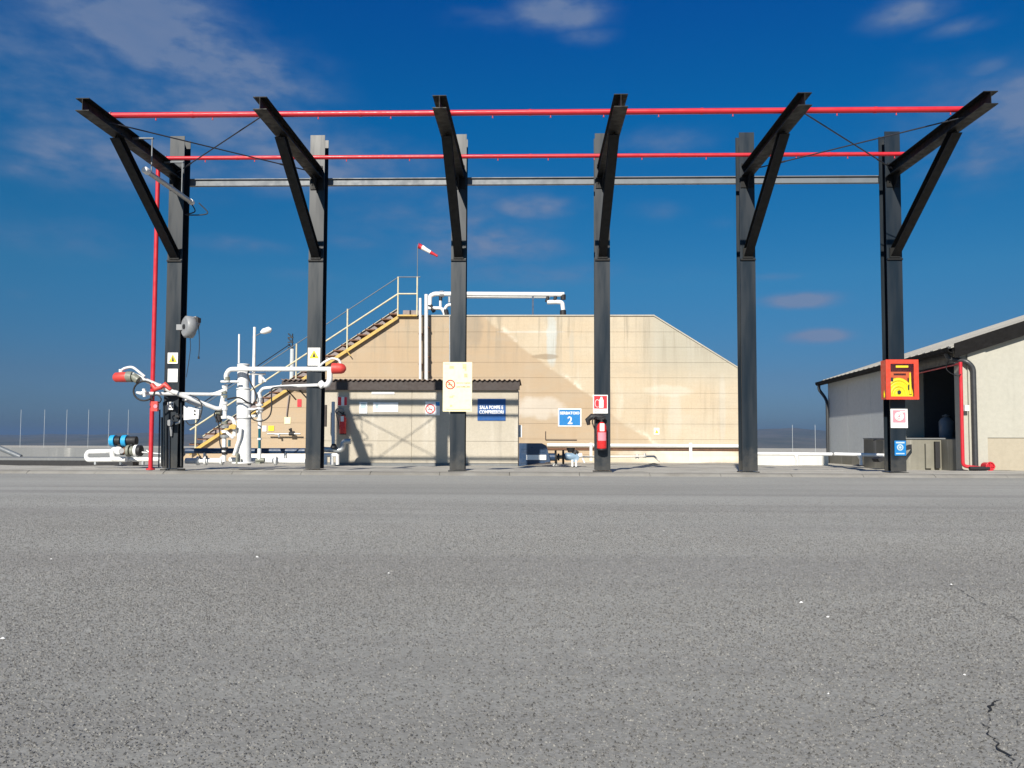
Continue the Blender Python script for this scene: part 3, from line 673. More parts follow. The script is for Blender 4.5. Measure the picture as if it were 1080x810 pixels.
def extinguisher(px, ytop, ybot, Y, lab, flip=1, small=False, band=True):
    k_ = (FPX/Y); bt = pt(px, ybot, Y); tp = pt(px, ytop, Y); H = tp.z-bt.z; r = H*.155; x, z = bt.x, bt.z
    t_ = thing('fire_extinguisher', (x,Y,z), lab, 'fire extinguisher')
    b = MB(); b.tube([(x,Y,z+h*H) for h in (0,.015,.04,.70,.77,.82,.85)], [r*.85,r*.97,r,r,r*.82,r*.5,r*.3], 18); cy_ = b.build('cylinder', 'extred', t_)
    b = MB(); b.tube([(x,Y,z+.005),(x,Y,z-.02)], r*1.02, 16); b.build('base_ring', 'black', t_)
    b = MB(); b.tube([(x,Y,z+.84*H),(x,Y,z+.93*H)], r*.33, 10); b.box((x-r*.9,Y-.015,z+.93*H),(x+r*.5,Y+.015,z+.965*H)); b.box((x-r*.75,Y-.012,z+.985*H),(x+r*.4,Y+.012,z+1.01*H)); b.box((x+r*.05,Y-.012,z+.92*H),(x+r*.35,Y+.012,z+1.0*H)); b.build('valve_head', 'black', t_)
    b = MB(); b.tube(curve([(x-r*.2,Y,z+.90*H),(x-r*1.3,Y-.02,z+1.02*H),(x-r*1.9,Y-.02,z+.86*H),(x-r*1.45,Y-.02,z+.62*H),(x-r*1.15,Y-.02,z+.38*H),(x-r*1.1,Y-.02,z+.22*H)], 6), .011, 7)
    b.build('hose', 'black', t_)
    b = MB(); b.box((x-r*.45,Y-r-.004,z+.56*H),(x+r*.45,Y-r*.87,z+.80*H)); b.build('tag', 'white_sign', cy_)
    if band:
        b = MB(); nseg = 9
        vs = []; fs = []
        for i in range(nseg+1):
            a = math.pi*(1.5-.30+.6*i/nseg)
            for h in (.26,.52): vs.append((x+math.cos(a)*(r+.0015), Y+math.sin(a)*(r+.0015), z+h*H))
        for i in range(nseg): fs.append((2*i,2*i+2,2*i+3,2*i+1))
        b.add(vs, fs); b.build('label_band', 'signpink', cy_)
    b = MB(); b.box((x-.03,Y+r*.5,z+.60*H),(x+.03,Y+r+.03,z+.64*H)); b.box((x-.04,Y+r+.018,z+.3*H),(x+.04,Y+r+.03,z+.9*H)); b.build('bracket', 'black', t_)
    return t_
extinguisher(634.6, 440, 473.5, FY-.13, 'red fire extinguisher with black hose and white tag on the fourth column')
# dark bulky cover above the extinguisher
b = MB(); q = pt(631,443,FY-.09); b.tube([(q.x-.17,FY-.09,q.z-.09),(q.x-.19,FY-.09,q.z),(q.x-.12,FY-.09,q.z+.06),(q.x+.06,FY-.09,q.z+.05),(q.x+.13,FY-.09,q.z+.03)], [.03,.05,.055,.05,.03], 10)
tag(b.build('rolled_cover', 'black'), 'black rolled cover wrapped on the fourth column above the extinguisher', 'cover')

# red hose cabinet
cy0 = FY-.21
x0 = at(934.5, 400, cy0).x; x1 = at(968.3, 400, cy0).x; z0 = at(950, 421, cy0).z; z1 = at(950, 379.6, cy0).z
t_ = thing('hose_cabinet', ((x0+x1)/2, FY-.1, z0), 'red hose cabinet with clear front holding a yellow hose on the rightmost column', 'hose cabinet')
b = MB(); e = .012
b.box((x0,cy0,z0),(x0+e,FY-.003,z1)); b.box((x1-e,cy0,z0),(x1,FY-.003,z1)); b.box((x0+e,cy0,z0),(x1-e,FY-.003,z0+e)); b.box((x0+e,cy0,z1-e),(x1-e,FY-.003,z1)); b.build('case', 'boxred', t_)
b = MB(); b.box((x0+e,FY-.02,z0+e),(x1-e,FY-.005,z1-e)); b.build('back_panel', 'boxback', t_)
b = MB(); w = .075; f0 = cy0-.014
b.box((x0-.006,f0,z0-.006),(x0+w,cy0-.002,z1+.006)); b.box((x1-w,f0,z0-.006),(x1+.006,cy0-.002,z1+.006)); b.box((x0+w,f0,z0-.006),(x1-w,cy0-.002,z0+w*.62)); b.box((x0+w,f0,z1-w*.9),(x1-w,cy0-.002,z1+.006)); df = b.build('door_frame', 'boxred', t_)
b = MB(); b.box((x0+w,cy0-.008,z0+w*.62),(x1-w,cy0-.005,z1-w*.9)); b.build('pane', 'glass', df)
hx = (x0+x1)/2-.03; hz = z0+.055
b = MB()
# folded hose bundle, a rounded mound of coils
for k_ in range(5):
    rr = .045+.042*k_
    b.ring((hx, cy0+.085+.012*(k_%2), hz+.02), rr, .036, n=18, m=7, a0=-.15, a1=math.pi+.15, sx=1.05, sz=1.28)
b.box((hx-.20,cy0+.05,z0+.013),(hx+.20,cy0+.13,hz+.03)); b.build('hose', 'hoseyellow', t_)
b = MB(); b.tube([(x1-.115,cy0+.05,z0+.09),(x1-.115,cy0+.05,z0+.30),(x1-.115,cy0+.05,z0+.47)], [.026,.02,.012], 9); b.build('branch_pipe', 'hoseyellow', t_)
b = MB(); b.box((x1-.15,cy0+.04,z0+.17),(x1-.10,cy0+.075,z0+.26)); b.box((hx-.16,cy0+.05,hz+.26),(hx-.10,cy0+.09,hz+.33)); b.tube([(hx,cy0+.05,hz+.07),(hx,cy0+.075,hz+.07)], .035, 10); b.build('fitting', 'black', t_)
b = MB(); b.box((x0+.17,cy0-.01,z1-.135),(x1-.17,cy0-.0085,z1-.10)); b.build('instruction_strip', 'signyellow', t_)
t_ = thing('hose_sign', pt(948.5,451.5,SY), 'faded pink and white fire hose sign on the rightmost column', 'sign')
plate('panel', 939.5, 431.3, 957, 451.3, 'white_sign', t_)
plate('pink_field', 941.8, 432.6, 955, 445.8, 'signpink', t_, SY-.0045, .001)
c0 = pt(948.4,439.2,SY-.006)
for rr in (.028, .052, .073):
    b = MB(); b.ring(c0, rr, .009, n=20, m=4); b.build('reel_symbol', 'white_sign', t_)
b = MB(); b.box((c0.x+.02,c0.y-.001,c0.z+.072),(c0.x+.10,c0.y+.001,c0.z+.09)); b.build('nozzle_symbol', 'white_sign', t_)
q = pt(948.3,448.6,SY-.0055); text('IDRANTE', (q.x,q.y,q.z), .20, 'grey', t_, height=.018)
t_ = thing('mandatory_sign', pt(949.5,480.5,SY), 'small blue sign with white round emblem low on the rightmost column', 'sign')
plate('panel', 943.6, 464.8, 955.3, 480.5, 'signblue2', t_)
c0 = pt(949.4,471.8,SY-.0065); b = MB(); b.disc(c0, .058, (0,-1,0), .001, 20); b.build('emblem', 'faded', t_)
b = MB(); b.ring((c0.x,c0.y-.002,c0.z), .03, .006, n=14, m=4); b.build('emblem_ring', 'signblue2', t_)
q = pt(949.4,466.8,SY-.0055); plate('text_line', 945, 466, 954, 467.6, 'faded', t_, SY-.0045, .001); plate('text_line', 945, 477.8, 954, 479, 'faded', t_, SY-.0045, .001)

# cable reel on the leftmost column
rx = COLX[0]+.26; ry = 14.2; rz = at(199,345,ry).z; rx = at(200.5,345,ry).x
t_ = thing('cable_reel', (rx,ry,rz-.2), 'grey round cable reel mounted high on the leftmost column', 'cable reel')
b = MB(); b.tube([(rx-.02+k_*.72,ry+k_*.69,rz) for k_ in (-.085,-.06,.06,.085)], [.165,.20,.20,.165], 26); b.build('housing', 'grey', t_)
b = MB(); b.prism([(rx-.10,ry-.06,rz+.13),(rx+.13,ry-.06,rz+.19),(rx+.16,ry-.06,rz+.05),(rx+.10,ry-.06,rz-.06)], (0,.12,0)); b.build('outlet_cowl', 'grey', t_)
b = MB(); b.box((rx+.085,ry-.065,rz+.085),(rx+.17,ry+.065,rz+.17)); b.build('guide', 'black', t_)
b = MB(); b.tube([(rx-.02-.10*.72,ry-.10*.69,rz),(rx-.02-.08*.72,ry-.08*.69,rz)], .045, 14); b.build('hub', 'black', t_)
b = MB(); b.box((COLX[0]+.13,ry+.0,rz-.05),(rx-.15,ry+.16,rz+.05)); b.build('bracket', 'grey', t_)
b = MB()
b.tube(curve([at(209,341,ry),at(210,352,ry),at(210.3,365,ry),at(209.5,377,ry)],5), .007, 6); b.tube([at(209.5,376,ry),at(209.5,378.5,ry)], .018, 8)
b.tube(curve([at(200.5,356,ry),at(200.8,368,ry),at(199,382,ry),at(196.5,398,ry)],5), .006, 6); b.build('cable', 'black', t_)

# fittings low on the leftmost column
q = pt(181,428,SY); t_ = thing('socket_box', q, 'small white socket box with four dark holes on the leftmost column', 'socket')
plate('box', 177.5, 424, 183.6, 432.3, 'white', t_, SY, .04)
for (a, c) in ((179.3,426.3),(181.9,426.3),(179.3,429.7),(181.9,429.7)):
    b = MB(); b.disc(at(a,c,SY-.041), .014, (0,-1,0), .002, 10); b.build('hole', 'black', t_)
t_ = thing('bell_lamp', pt(180,450,SY), 'round grey floodlight with side bracket low on the leftmost column', 'lamp')
c0 = pt(180,446,FY-.05); b = MB(); b.tube([c0+Vector((0,.045,0)), c0, c0-Vector((0,.04,0))], [.03,.055,.058], 16); b.build('housing', 'grey', t_)
b = MB(); b.tube([at(185,447,FY-.03),at(189,445.5,FY-.03),at(190,443,FY-.03)], .022, 8); b.build('arm', 'galv', t_)
b = MB(); b.tube([at(180.5,450,FY-.04),at(180.7,460,FY-.03)], [.03,.018], 8); b.tube([at(178.5,450,FY-.02),at(178.5,494,FY-.02)], .012, 6); b.build('cable_gland', 'grey', t_)
t_ = thing('junction_box', pt(201,443,14.3), 'white junction box with two dark buttons right of the leftmost column', 'junction box')
a = at(193.5,443,14.25); c = at(209.8,429.5,14.25); b = MB(); b.prism([tuple(at(193.5,443,14.25)),tuple(at(209.2,441.5,14.25)),tuple(at(209.8,432,14.25)),tuple(at(193.5,427.5,14.25))], (0,.12,0)); b.build('box', 'white', t_)
for yy in (433.3, 437):
    b = MB(); b.disc(at(205.5,yy,14.25), .016, (0,-1,0), .012, 10); b.build('button', 'black', t_)
b = MB(); b.box((COLX[0]+.1,14.3,a.z+.05),(a.x+.1,14.33,a.z+.1)); b.tube(curve([at(196,444,14.3),at(200,448,14.3),at(206,447,14.3),at(211,440,14.3),at(213,428,14.3),at(208,420,14.3),at(200,416.5,14.3)],5), .010, 6)
b.build('cable', 'black', t_)
t_ = thing('call_point', pt(164,434,13.8), 'red alarm box with small bell hung beside the red vertical pipe', 'alarm box')
plate('box', 160.5, 423.5, 167.8, 433.8, 'red_dull', t_, 13.8, .06)
b = MB(); b.tube(curve([at(161,422,13.8),at(160,418,13.8),at(166,416.5,13.8),at(170,421,13.8),at(168,425,13.8)],5), .012, 7); b.build('cable', 'black', t_)
b = MB(); b.disc(at(164,428.5,13.74), .035, (0,-1,0), .008, 14); b.build('push_button', 'signpink', t_)
b = MB(); b.tube([at(160,405,13.78),at(164,410.5,13.78),at(169,409,13.78),at(174,405.5,13.8),at(180,411,13.8)], [.035,.05,.035,.05,.03], 9)
tag(b.build('hose_coupling', 'red_dull'), 'red hose coupling between the white arm pipes at the leftmost column', 'coupling')
b = MB()
for (x_, r_) in ((170.5,.016),(173,.02),(191,.014)): b.tube([at(x_,492,14.2),at(x_,424 if x_ != 170.5 else 440,14.2)], r_, 7)
tag(b.build('cable_conduit', 'steel_dark'), 'dark cable conduits running down beside the leftmost column', 'conduit')

# ---------------------------------------------------------------- loading arms
LY = 14.75
def P(x, y, dy=0): return at(x, y, LY+dy)
K = FPX/LY
t_ = thing('loading_column', P(257,488), 'thick white standpipe between the first and second steel columns', 'loading arm')
b = MB(); b.tube([P(256.5,384),P(256.5,385),P(256.5,410)], [.085,.105,.105], 20); b.tube([P(256.5,409.9),P(257,412),P(257.5,488)], [.105,.128,.128], 20); b.build('standpipe', 'white', t_)
for yy in (384.5, 410, 425, 441.5): 
    b = MB(); b.tube([P(257,yy-.5),P(257,yy+.6)], .136 if yy > 400 else .115, 20); b.build('band', 'white' if yy < 420 else 'grey', t_)
b = MB(); b.tube([P(257.5,487),P(257.5,488.5)], .22, 16); b.build('base_flange', 'white', t_)
b = MB(); b.box(tuple(P(248.5,489,-.22)), tuple(P(253,478,-.1))); b.box(tuple(P(254,489,-.2)), tuple(P(256,484,-.1))); b.build('foot_valve', 'brass', t_)
b = MB(); b.tube([P(252,383),P(252.3,352.5)], .019, 8); b.build('vent_pipe', 'white', t_)
b = MB(); b.tube(bend([P(247,480,-.15),P(250,470,-.16),P(253,462,-.17),P(254,452,-.17)],.05), .035, 8); b.build('side_pipe', 'white', t_)

def arm_set():
    t_ = thing('loading_arm', P(237,488), 'white jointed loading arm reaching left past the tall red pipe to a red tip', 'loading arm', 'white loading arms')
    # swivel manifold
    b = MB(); b.tube([P(238.5,405,-.1),P(238,413,-.1)], .03, 10); b.tube([P(237.3,424,-.1),P(237,440,-.1)], .036, 10); b.tube([P(236.5,459,-.1),P(236.2,487,-.1)], .04, 10); b.build('manifold_pipe', 'white', t_)
    for yy, r_, m_ in ((408,.05,'white'),(414,.045,'brass'),(418,.05,'brass'),(425,.058,'white'),(431,.055,'white'),(440,.07,'white'),(446,.06,'brass'),(450,.075,'galv'),(455,.06,'white'),(460,.08,'galv'),(473,.06,'black'),(478,.055,'black')):
        b = MB(); b.tube([P(237,yy-1.3,-.1),P(237,yy+1.6,-.1)], [r_, r_*.9], 14); b.build('flange', m_, t_)
    b = MB(); b.tube([P(236.5,461,-.1),P(236.5,469,-.1)], .026, 9); b.build('sight_glass', 'teal', t_)
    b = MB(); b.box(tuple(P(227.5,445.5,-.05)), tuple(P(234.5,436.5,.08))); b.build('valve_box', 'black', t_)
    b = MB(); b.tube([P(229,434,-.05),P(233,434.5,-.05)], .06, 10); b.build('valve_body', 'brass', t_)
    b = MB(); b.tube(bend([P(240,440,-.1),P(246,442,-.1),P(248,449,-.1),P(247,460,-.1)],.06), .034, 9); b.tube([P(238,455,-.1),P(246,462,-.1)], .03, 9); b.build('bypass_pipe', 'white', t_)
    b = MB(); b.tube([P(243,452,-.2),P(247,448,-.2),P(249,450,-.2)], .02, 8); b.box(tuple(P(244,452.5,-.22)), tuple(P(249,448.8,-.19))); b.build('lever', 'yellow', t_)
    b = MB(); b.box(tuple(P(240.5,471,-.12)), tuple(P(243.5,464,-.04))); b.build('actuator', 'teal', t_)
    # two boom pipes to the left
    b = MB(); b.tube(bend([P(238,411,-.12),P(225,416,-.12),P(150,415,-.78)],.05), .032, 9); b.build('upper_boom', 'white', t_)
    b = MB(); b.tube([P(222,415.6,-.12),P(234,415.8,-.12)], .03, 9); b.build('boom_joint', 'white', t_)
    b = MB(); b.tube(bend([P(235.5,418,-.1),P(233,431,-.12),P(228,431,-.14),P(184,414,-.52),P(139,394.5,-.82)],.05), .040, 10); b.build('lower_boom', 'white', t_)
    b = MB(); b.tube([P(168,407.2,-.66),P(171.5,408.8,-.66)], .05, 10); b.tube([P(184,413.5,-.54),P(187,414.8,-.52)], .045, 10); b.build('clamp', 'white', t_)
    b = MB(); b.tube([P(200,424,-.2),P(212,429,-.2)], .03, 8); b.tube([P(193,421,-.2),P(210,428,-.2)], .03, 8); b.build('counter_link', 'white', t_)
    # end swivel and red cap
    b = MB(); b.tube([P(134,397.3,-.82),P(140,397.5,-.82)], .095, 14); b.tube([P(140,397,-.82),P(146,401,-.82)], .07, 12); b.build('swivel', 'brass', t_)
    b = MB(); b.tube([P(120.5,398,-.84),P(122,398,-.84),P(133,397.7,-.82),P(134.5,397.7,-.82)], [.06,.085,.092,.092], 18); b.build('end_cap', 'red_dull', t_)
    b = MB(); b.tube(bend([P(127.5,391,-.82),P(131,388.5,-.82),P(139.5,386.5,-.82),P(152.5,397,-.78)],.08), .023, 9); b.tube([P(127.5,389.5,-.82),P(127.5,392.5,-.82)], .035, 9); b.build('handle', 'white', t_)
    b = MB(); c0 = P(152,412.3,-.82); b.ring(c0, .19, .016, n=30, m=7, sz=.9); b.build('hose', 'black', t_)
    b = MB(); b.tube([P(144,414,-.84),P(149,415,-.84),P(154,412.5,-.84)], [.02,.035,.03], 9); b.tube([P(151.5,410,-.84),P(152.5,418.5,-.84)], .028, 9); b.build('fill_nozzle', 'white', t_)
    b = MB(); b.tube(curve([P(231,430,-.1),P(226,437,-.1),P(230,446,-.1),P(232,458,-.1),P(232,468,-.1),P(236,478,-.1)],5), .012, 7); b.build('hose', 'black', t_)
    return t_
arm_set()
t_ = thing('loading_arm', P(273.5,487), 'white jointed loading arm reaching right across the second column to a red tip', 'loading arm', 'white loading arms')
b = MB(); b.tube(bend([P(240,403,-.25),P(238,396,-.25),P(242,389.5,-.25),P(256,389.3,-.25),P(350,389.3,-.45)],.16), .044, 12); b.build('upper_boom', 'white', t_)
b = MB(); b.tube([P(239.5,397.5,-.25),P(239.5,401.5,-.25)], .048, 12); b.build('swivel', 'brass', t_)
b = MB(); b.tube([P(233,402.5,-.22),P(252,402.5,-.22)], .022, 8); b.build('stay', 'white', t_)
b = MB(); b.tube(bend([P(348,389,-.45),P(347.8,401,-.45),P(345,406.5,-.45),P(339,406,-.45)],.08), .05, 12); b.build('elbow', 'white', t_)
b = MB(); b.tube([P(337,403.5,-.45),P(341,407.5,-.45)], .065, 12); b.build('swivel', 'white', t_)
b = MB(); b.tube(bend([P(339,406,-.45),P(300,407.5,-.35),P(277,409.5,-.25),P(273.5,415,-.2)],.1), .030, 10); b.build('lower_boom', 'white', t_)
b = MB(); b.tube([P(350.5,388.6,-.45),P(352,388.6,-.45),P(360,388.7,-.45),P(363,388.8,-.45),P(364.8,388.8,-.45)], [.098,.100,.096,.075,.03], 18); b.build('end_cap', 'red_dull', t_)
b = MB(); b.tube(bend([P(335.5,388,-.45),P(340,383,-.45),P(350,377.5,-.45),P(357.5,379.5,-.45),P(359.5,384,-.45)],.06), .022, 8); b.build('handle', 'white', t_)
b = MB(); b.tube([P(273.3,414,-.2),P(273.5,421,-.2),P(273.5,424,-.2)], [.04,.052,.03], 12); b.tube([P(273.5,423,-.2),P(274,452,-.2)], .036, 10); b.tube([P(273.6,473,-.2),P(273.4,486,-.2)], .036, 10); b.build('riser', 'white', t_)
for yy, r_ in ((419,.055),(427,.07),(431,.075),(434,.06),(443,.055),(463,.04)):
    b = MB(); b.tube([P(273.7,yy-1,-.2),P(273.7,yy+1,-.2)], r_, 14); b.build('flange', 'white', t_)
b = MB(); b.tube([P(273.8,452,-.2),P(273.7,474,-.2)], .026, 10); b.build('sight_glass', 'teal', t_)
b = MB(); b.box(tuple(P(269,489,-.3)), tuple(P(279,487,-.05))); b.tube([P(270,485.5,-.2),P(279,485,-.2)], .04, 8); b.build('base_flange', 'brass', t_)
b = MB(); b.tube([P(262,394.5,-.2),P(280,394.5,-.2)], .02, 8); b.tube([P(275,396,-.2),P(275,404,-.2)], .04, 10); b.tube([P(276.5,398,-.2),P(280.5,402.5,-.2)], .022, 8); b.build('spring_bracket', 'white', t_)
b = MB(); b.tube(curve([P(262,391,-.3),P(261.5,396,-.3),P(264.5,404,-.3),P(269,413,-.3),P(270.5,420,-.3),P(267,426,-.3)],5), .013, 7)
b.tube(curve([P(240,421,-.25),P(248,419.5,-.3),P(254,420,-.35),P(261,424.5,-.3),P(269,427,-.25)],5), .016, 7)
b.tube(curve([P(338,405,-.45),P(320,407.5,-.4),P(290,408.5,-.4),P(286.5,414,-.4),P(286.5,430,-.4),P(284,439,-.4),P(277,444,-.4),P(268,443,-.4),P(264,437,-.4),P(268,433,-.35),P(272,432,-.3)],6), .013, 7); b.build('hose', 'black', t_)
b = MB(); b.box(tuple(P(262,440,-.25)), tuple(P(272,437.5,-.18))); b.tube([P(262,431.5,-.2),P(271,431.5,-.2)], .025, 8); b.build('link_bracket', 'white', t_)

# ground pipework between the columns
t_ = thing('ground_pipe', at(260,489,15.3), 'dark blue grey pipe run low between the first two steel columns', 'pipe')
b = MB(); b.tube([at(196,475.5,15.4),at(322,475.5,15.4)], .055, 12); b.build('pipe', 'blue_and_shade', t_)  # dark blue holds the shaded side of the pipe in its colour
for x_ in (215, 262, 300):
    b = MB(); a = at(x_,489,15.4); c = at(x_+2,476,15.4); b.box((a.x,15.36,a.z),(c.x,15.44,c.z)); b.build('support', 'white', t_)
t_ = thing('white_ground_pipe', at(225,487,15.0), 'thick white pipe lying near the ground right of the leftmost column', 'pipe')
b = MB(); b.tube([at(196,486,15.0),at(236,486,15.0)], .055, 12); b.tube([at(242,485,15.0),at(322,486.5,15.1)], .05, 12); b.build('pipe', 'white', t_)
for x_ in (208,216,233,262,290):
    b = MB(); b.tube([at(x_,486,15.0),at(x_+2,486,15.0)], .085, 14); b.build('flange', 'white', t_)
for x_ in (211, 218): b = MB(); b.tube([at(x_,483,14.95),at(x_,481.5,14.9)], .02, 8); b.build('gauge', 'black', t_)

# left pump skid pipes
PYL = 15.6
def Q(x, y, dy=0): return at(x, y, PYL+dy)
t_ = thing('pipe_loop', Q(125,487), 'white looped ground pipes with blue capped actuators left of the red vertical pipe', 'pipework')
b = MB(); b.tube(bend([Q(172,484.5),Q(92.5,485),Q(91,481),Q(93,476.5),Q(118,476),Q(130,474.5,.6)],.12), .046, 14); b.build('outer_pipe', 'white', t_)
b = MB(); b.tube(bend([Q(133,484.6,-.3),Q(119.5,484.4,-.3),Q(118.5,478,-.3),Q(120,474,-.3),Q(128,475.5,-.5)],.12), .052, 14); b.tube([Q(124,475,-.35),Q(124.5,475,-.5)], .075, 18); b.build('inner_elbow', 'white', t_)
b = MB(); b.tube([Q(127,475),Q(140,476)], .06, 12); b.build('valve_pipe', 'brass', t_)
for x_, m_, r_ in ((129,'black',.085),(132,'rust',.07),(136,'brass',.12),(140,'brass',.10),(144,'white',.12),(147.5,'black',.11)):
    b = MB(); b.tube([Q(x_-1.3,475.4),Q(x_+1.5,475.4)], r_, 16); b.build('flange', m_, t_)
for x_ in (119.5, 132):
    b = MB(); b.tube([Q(x_-2.2,465),Q(x_+2.6,465)], [.115,.12], 16); b.build('actuator_cap', 'blue_act', t_)
    b = MB(); b.tube([Q(x_+2.5,464.8),Q(x_+ (8 if x_ < 125 else 12),464.6)], .085, 14); b.tube([Q(x_+7,466),Q(x_+7,472)], .05, 10); b.build('actuator_body', 'black', t_)
b = MB(); b.tube([Q(150,477),Q(172,479)], .022, 8); b.tube([Q(155,475),Q(160,479)], .03, 8); b.build('small_pipe', 'galv', t_)
for x_ in (100, 127, 150):
    a = Q(x_,490); c = Q(x_+2,485); b = MB(); b.box((a.x,PYL-.03,a.z),(c.x,PYL+.03,c.z)); b.build('support', 'galv', t_)
b = MB(); b.tube(bend([at(173,493,14.6),at(173,482,14.6),at(176,478,14.6)],.05), .04, 9); b.tube([at(168,488,14.6),at(178,486,14.6)], .03, 8)
tag(b.build('drain_pipe', 'white'), 'short white drain pipe at the foot of the leftmost column', 'pipe')

# ---------------------------------------------------------------- pump house
WY = 21.0
def H(x, y, Y=WY): return at(x, y, Y)
xl, xr_ = H(341,480).x, H(546.2,480).x; zb, ztp = -.16, H(450,408.5).z
t_ = thing('pump_house', ((xl+xr_)/2,WY,zb), 'low pale concrete pump room with dark corrugated roof behind the columns', 'building')
b = MB(); b.box((xl+.01,WY+.02,zb),(xr_-.01,WY+2,ztp)); b.build('wall', 'house', t_)
xj = [xl, H(434,480).x, xr_]; zj = [zb+.10, H(434,465.3).z, ztp]
for i in range(2):
    for j in range(2):
        b = MB(); g = .008; b.bbox((xj[i]+g*(i>0),WY,zj[j]+g*(j>0)),(xj[i+1]-g*(i<1),WY+.025,zj[j+1]),.006); b.build('wall_panel', 'house', t_)
b = MB(); b.box((xl-.01,WY-.03,zb-.02),(xr_+.0,WY+.03,zb+.09)); b.build('plinth', 'bund', t_)
b = MB(); xrl, xrr = H(297,404,20.9).x, H(548,404,20.9).x; z1_, z0_ = H(420,402,20.9).z, H(420,411.3,20.9).z
b.box((xrl,20.90,z0_),(xrr-.06,20.95,z1_)); b.box((xrl,20.95,z0_+.03),(xrr-.06,WY+2.1,z0_+.06)); b.box((xrr-.10,20.89,z0_+.02),(xrr,21.1,z1_-.01)); b.build('fascia', 'fascia', t_)
b = MB(); vs = []; fs = []; n = 420; per = (xrr-xrl)/48
for i in range(n+1):
    x = xrl+(xrr-xrl+.02)*i/n; h = .020*math.cos(2*math.pi*(x-xrl)/per)
    vs += [(x,20.84,z1_+.038+h),(x,WY+2.3,z1_+.05+h),(x,20.84,z1_+.022+h),(x,WY+2.3,z1_+.034+h)]
for i in range(n): a = 4*i; fs += [(a,a+4,a+5,a+1),(a+2,a+3,a+7,a+6),(a,a+2,a+6,a+4)]
b.add(vs, fs, True); b.build('corrugated_roof', 'sheet', t_)
b = MB(); b.box((xr_-.02,WY-.0,H(540,425).z),(xr_+.06,WY+.1,H(540,418).z)) if 0 else b.box((xr_+.003,WY+.3,.62),(xr_+.10,WY+.55,.95)); b.build('side_box', 'white', t_)
for x_ in (299, 312):
    b = MB(); q = H(x_,411,20.9); b.box((q.x-.03,20.87,zb),(q.x+.03,20.93,z0_+.03)) if x_ == 299 and 0 else b.tube([(q.x,20.9,z0_+.1),(q.x+.25,WY+.2,z0_-.25)], .02, 6); b.build('roof_strut', 'fascia', t_)
HY = WY-.012
def hplate(name, x0, y0, x1, y1, mat, par, off=0, th=.006):
    Y = HY-off; a = at(x0,y1,Y); c = at(x1,y0,Y); b = MB(); b.bbox((a.x,Y-th,a.z),(c.x,Y,c.z),.004); return b.build(name, mat, par)
t_ = thing('room_sign', H(518,444), 'dark blue sign reading SALA POMPE E COMPRESSORI on the pump house wall', 'sign')
hplate('panel', 503.6, 420.6, 533.3, 443.6, 'signblue', t_)
q = at(518.3,429.6,HY-.008); text('SALA POMPE E', tuple(q), .62, 'white_sign', t_, bold=.03, height=.10)
q = at(518.3,434.6,HY-.008); text('COMPRESSORI', tuple(q), .64, 'white_sign', t_, bold=.035, height=.10)
t_ = thing('no_smoking_sign', H(454,438), 'white no smoking sign on the pump house wall left of the cream board', 'sign')
hplate('panel', 448.5, 423.5, 464, 438, 'white_sign', t_)
c0 = at(453.8,431.2,HY-.010); b = MB(); b.ring(c0, .115, .014, n=24, m=6); b.tube([c0+Vector((-.08,0,.08)),c0+Vector((.08,0,-.08))], .010, 6); b.build('prohibition_ring', 'signred', t_)
b = MB(); b.box((c0.x-.06,c0.y-.003,c0.z-.02),(c0.x+.05,c0.y,c0.z)); b.build('pictogram', 'print', t_)
hplate('blue_corner', 459.5, 424, 463.8, 428, 'signblue2', t_, .007, .002)
t_ = thing('blue_print_sign', H(382,437), 'pale square sign with faded blue print on the pump house wall', 'sign')
hplate('panel', 379, 424, 387.5, 436.5, 'white_sign', t_); hplate('blue_print', 380.5, 425, 386, 431, 'faded', t_, .0065, .002)
t_ = thing('white_strip_sign', H(406,435), 'wide plain white plate beside the faded blue sign on the pump house wall', 'sign')
hplate('panel', 393.5, 424.5, 420, 434.5, 'white_sign', t_); hplate('print', 396, 426, 399, 431, 'faded', t_, .0065, .002)
t_ = thing('thin_strip_sign', H(403,416), 'thin white strip directly under the pump house roof', 'sign'); hplate('panel', 392, 413.3, 416, 415.8, 'white_sign', t_)
t_ = thing('small_red_sign', H(361,428), 'small red and white sign above the extinguisher on the pump house wall', 'sign')
hplate('panel', 356, 418.5, 366.2, 428, 'white_sign', t_); hplate('red_field', 356.3, 418.7, 360, 427.6, 'signred', t_, .0065, .002); hplate('red_field', 363, 418.7, 366, 427.6, 'signred', t_, .0065, .002)
extinguisher(361.5, 434.5, 457.5, HY-.14, 'red fire extinguisher with grey head on the pump house wall behind the second column', band=False)
b = MB(); c0 = at(358.5,434,HY-.1); b.ring(c0, .11, .02, n=16, m=6, sz=.8); tag(b.build('hose_coil', 'grey'), 'grey coil of hose above the extinguisher on the pump house wall', 'hose')
t_ = thing('wall_pipework', H(357,488,20.3), 'silver pipes with elbow at the foot of the pump house wall behind the second column', 'pipework')
ZY = 20.2
b = MB(); b.tube(bend([at(341,474,ZY),at(361,475,ZY),at(362,465.5,ZY),at(370,465.5,ZY)],.1), .07, 12); b.build('elbow_pipe', 'galv', t_)
b = MB(); b.tube([at(351.5,476,ZY+.2),at(351.5,424,ZY+.5)], .045, 10); b.build('vertical_pipe', 'side', t_)
b = MB(); b.tube([at(341,480,ZY-.1),at(356,480,ZY-.1)], .05, 10)
for x_ in (343.5, 350, 356): b.tube([at(x_,490,ZY-.1),at(x_,479,ZY-.1)], .045, 10)
b.build('manifold', 'white', t_)
b = MB(); b.tube([at(352,472,ZY-.1),at(352,468,ZY-.1)], [.09,.05], 10); b.build('valve', 'black', t_)
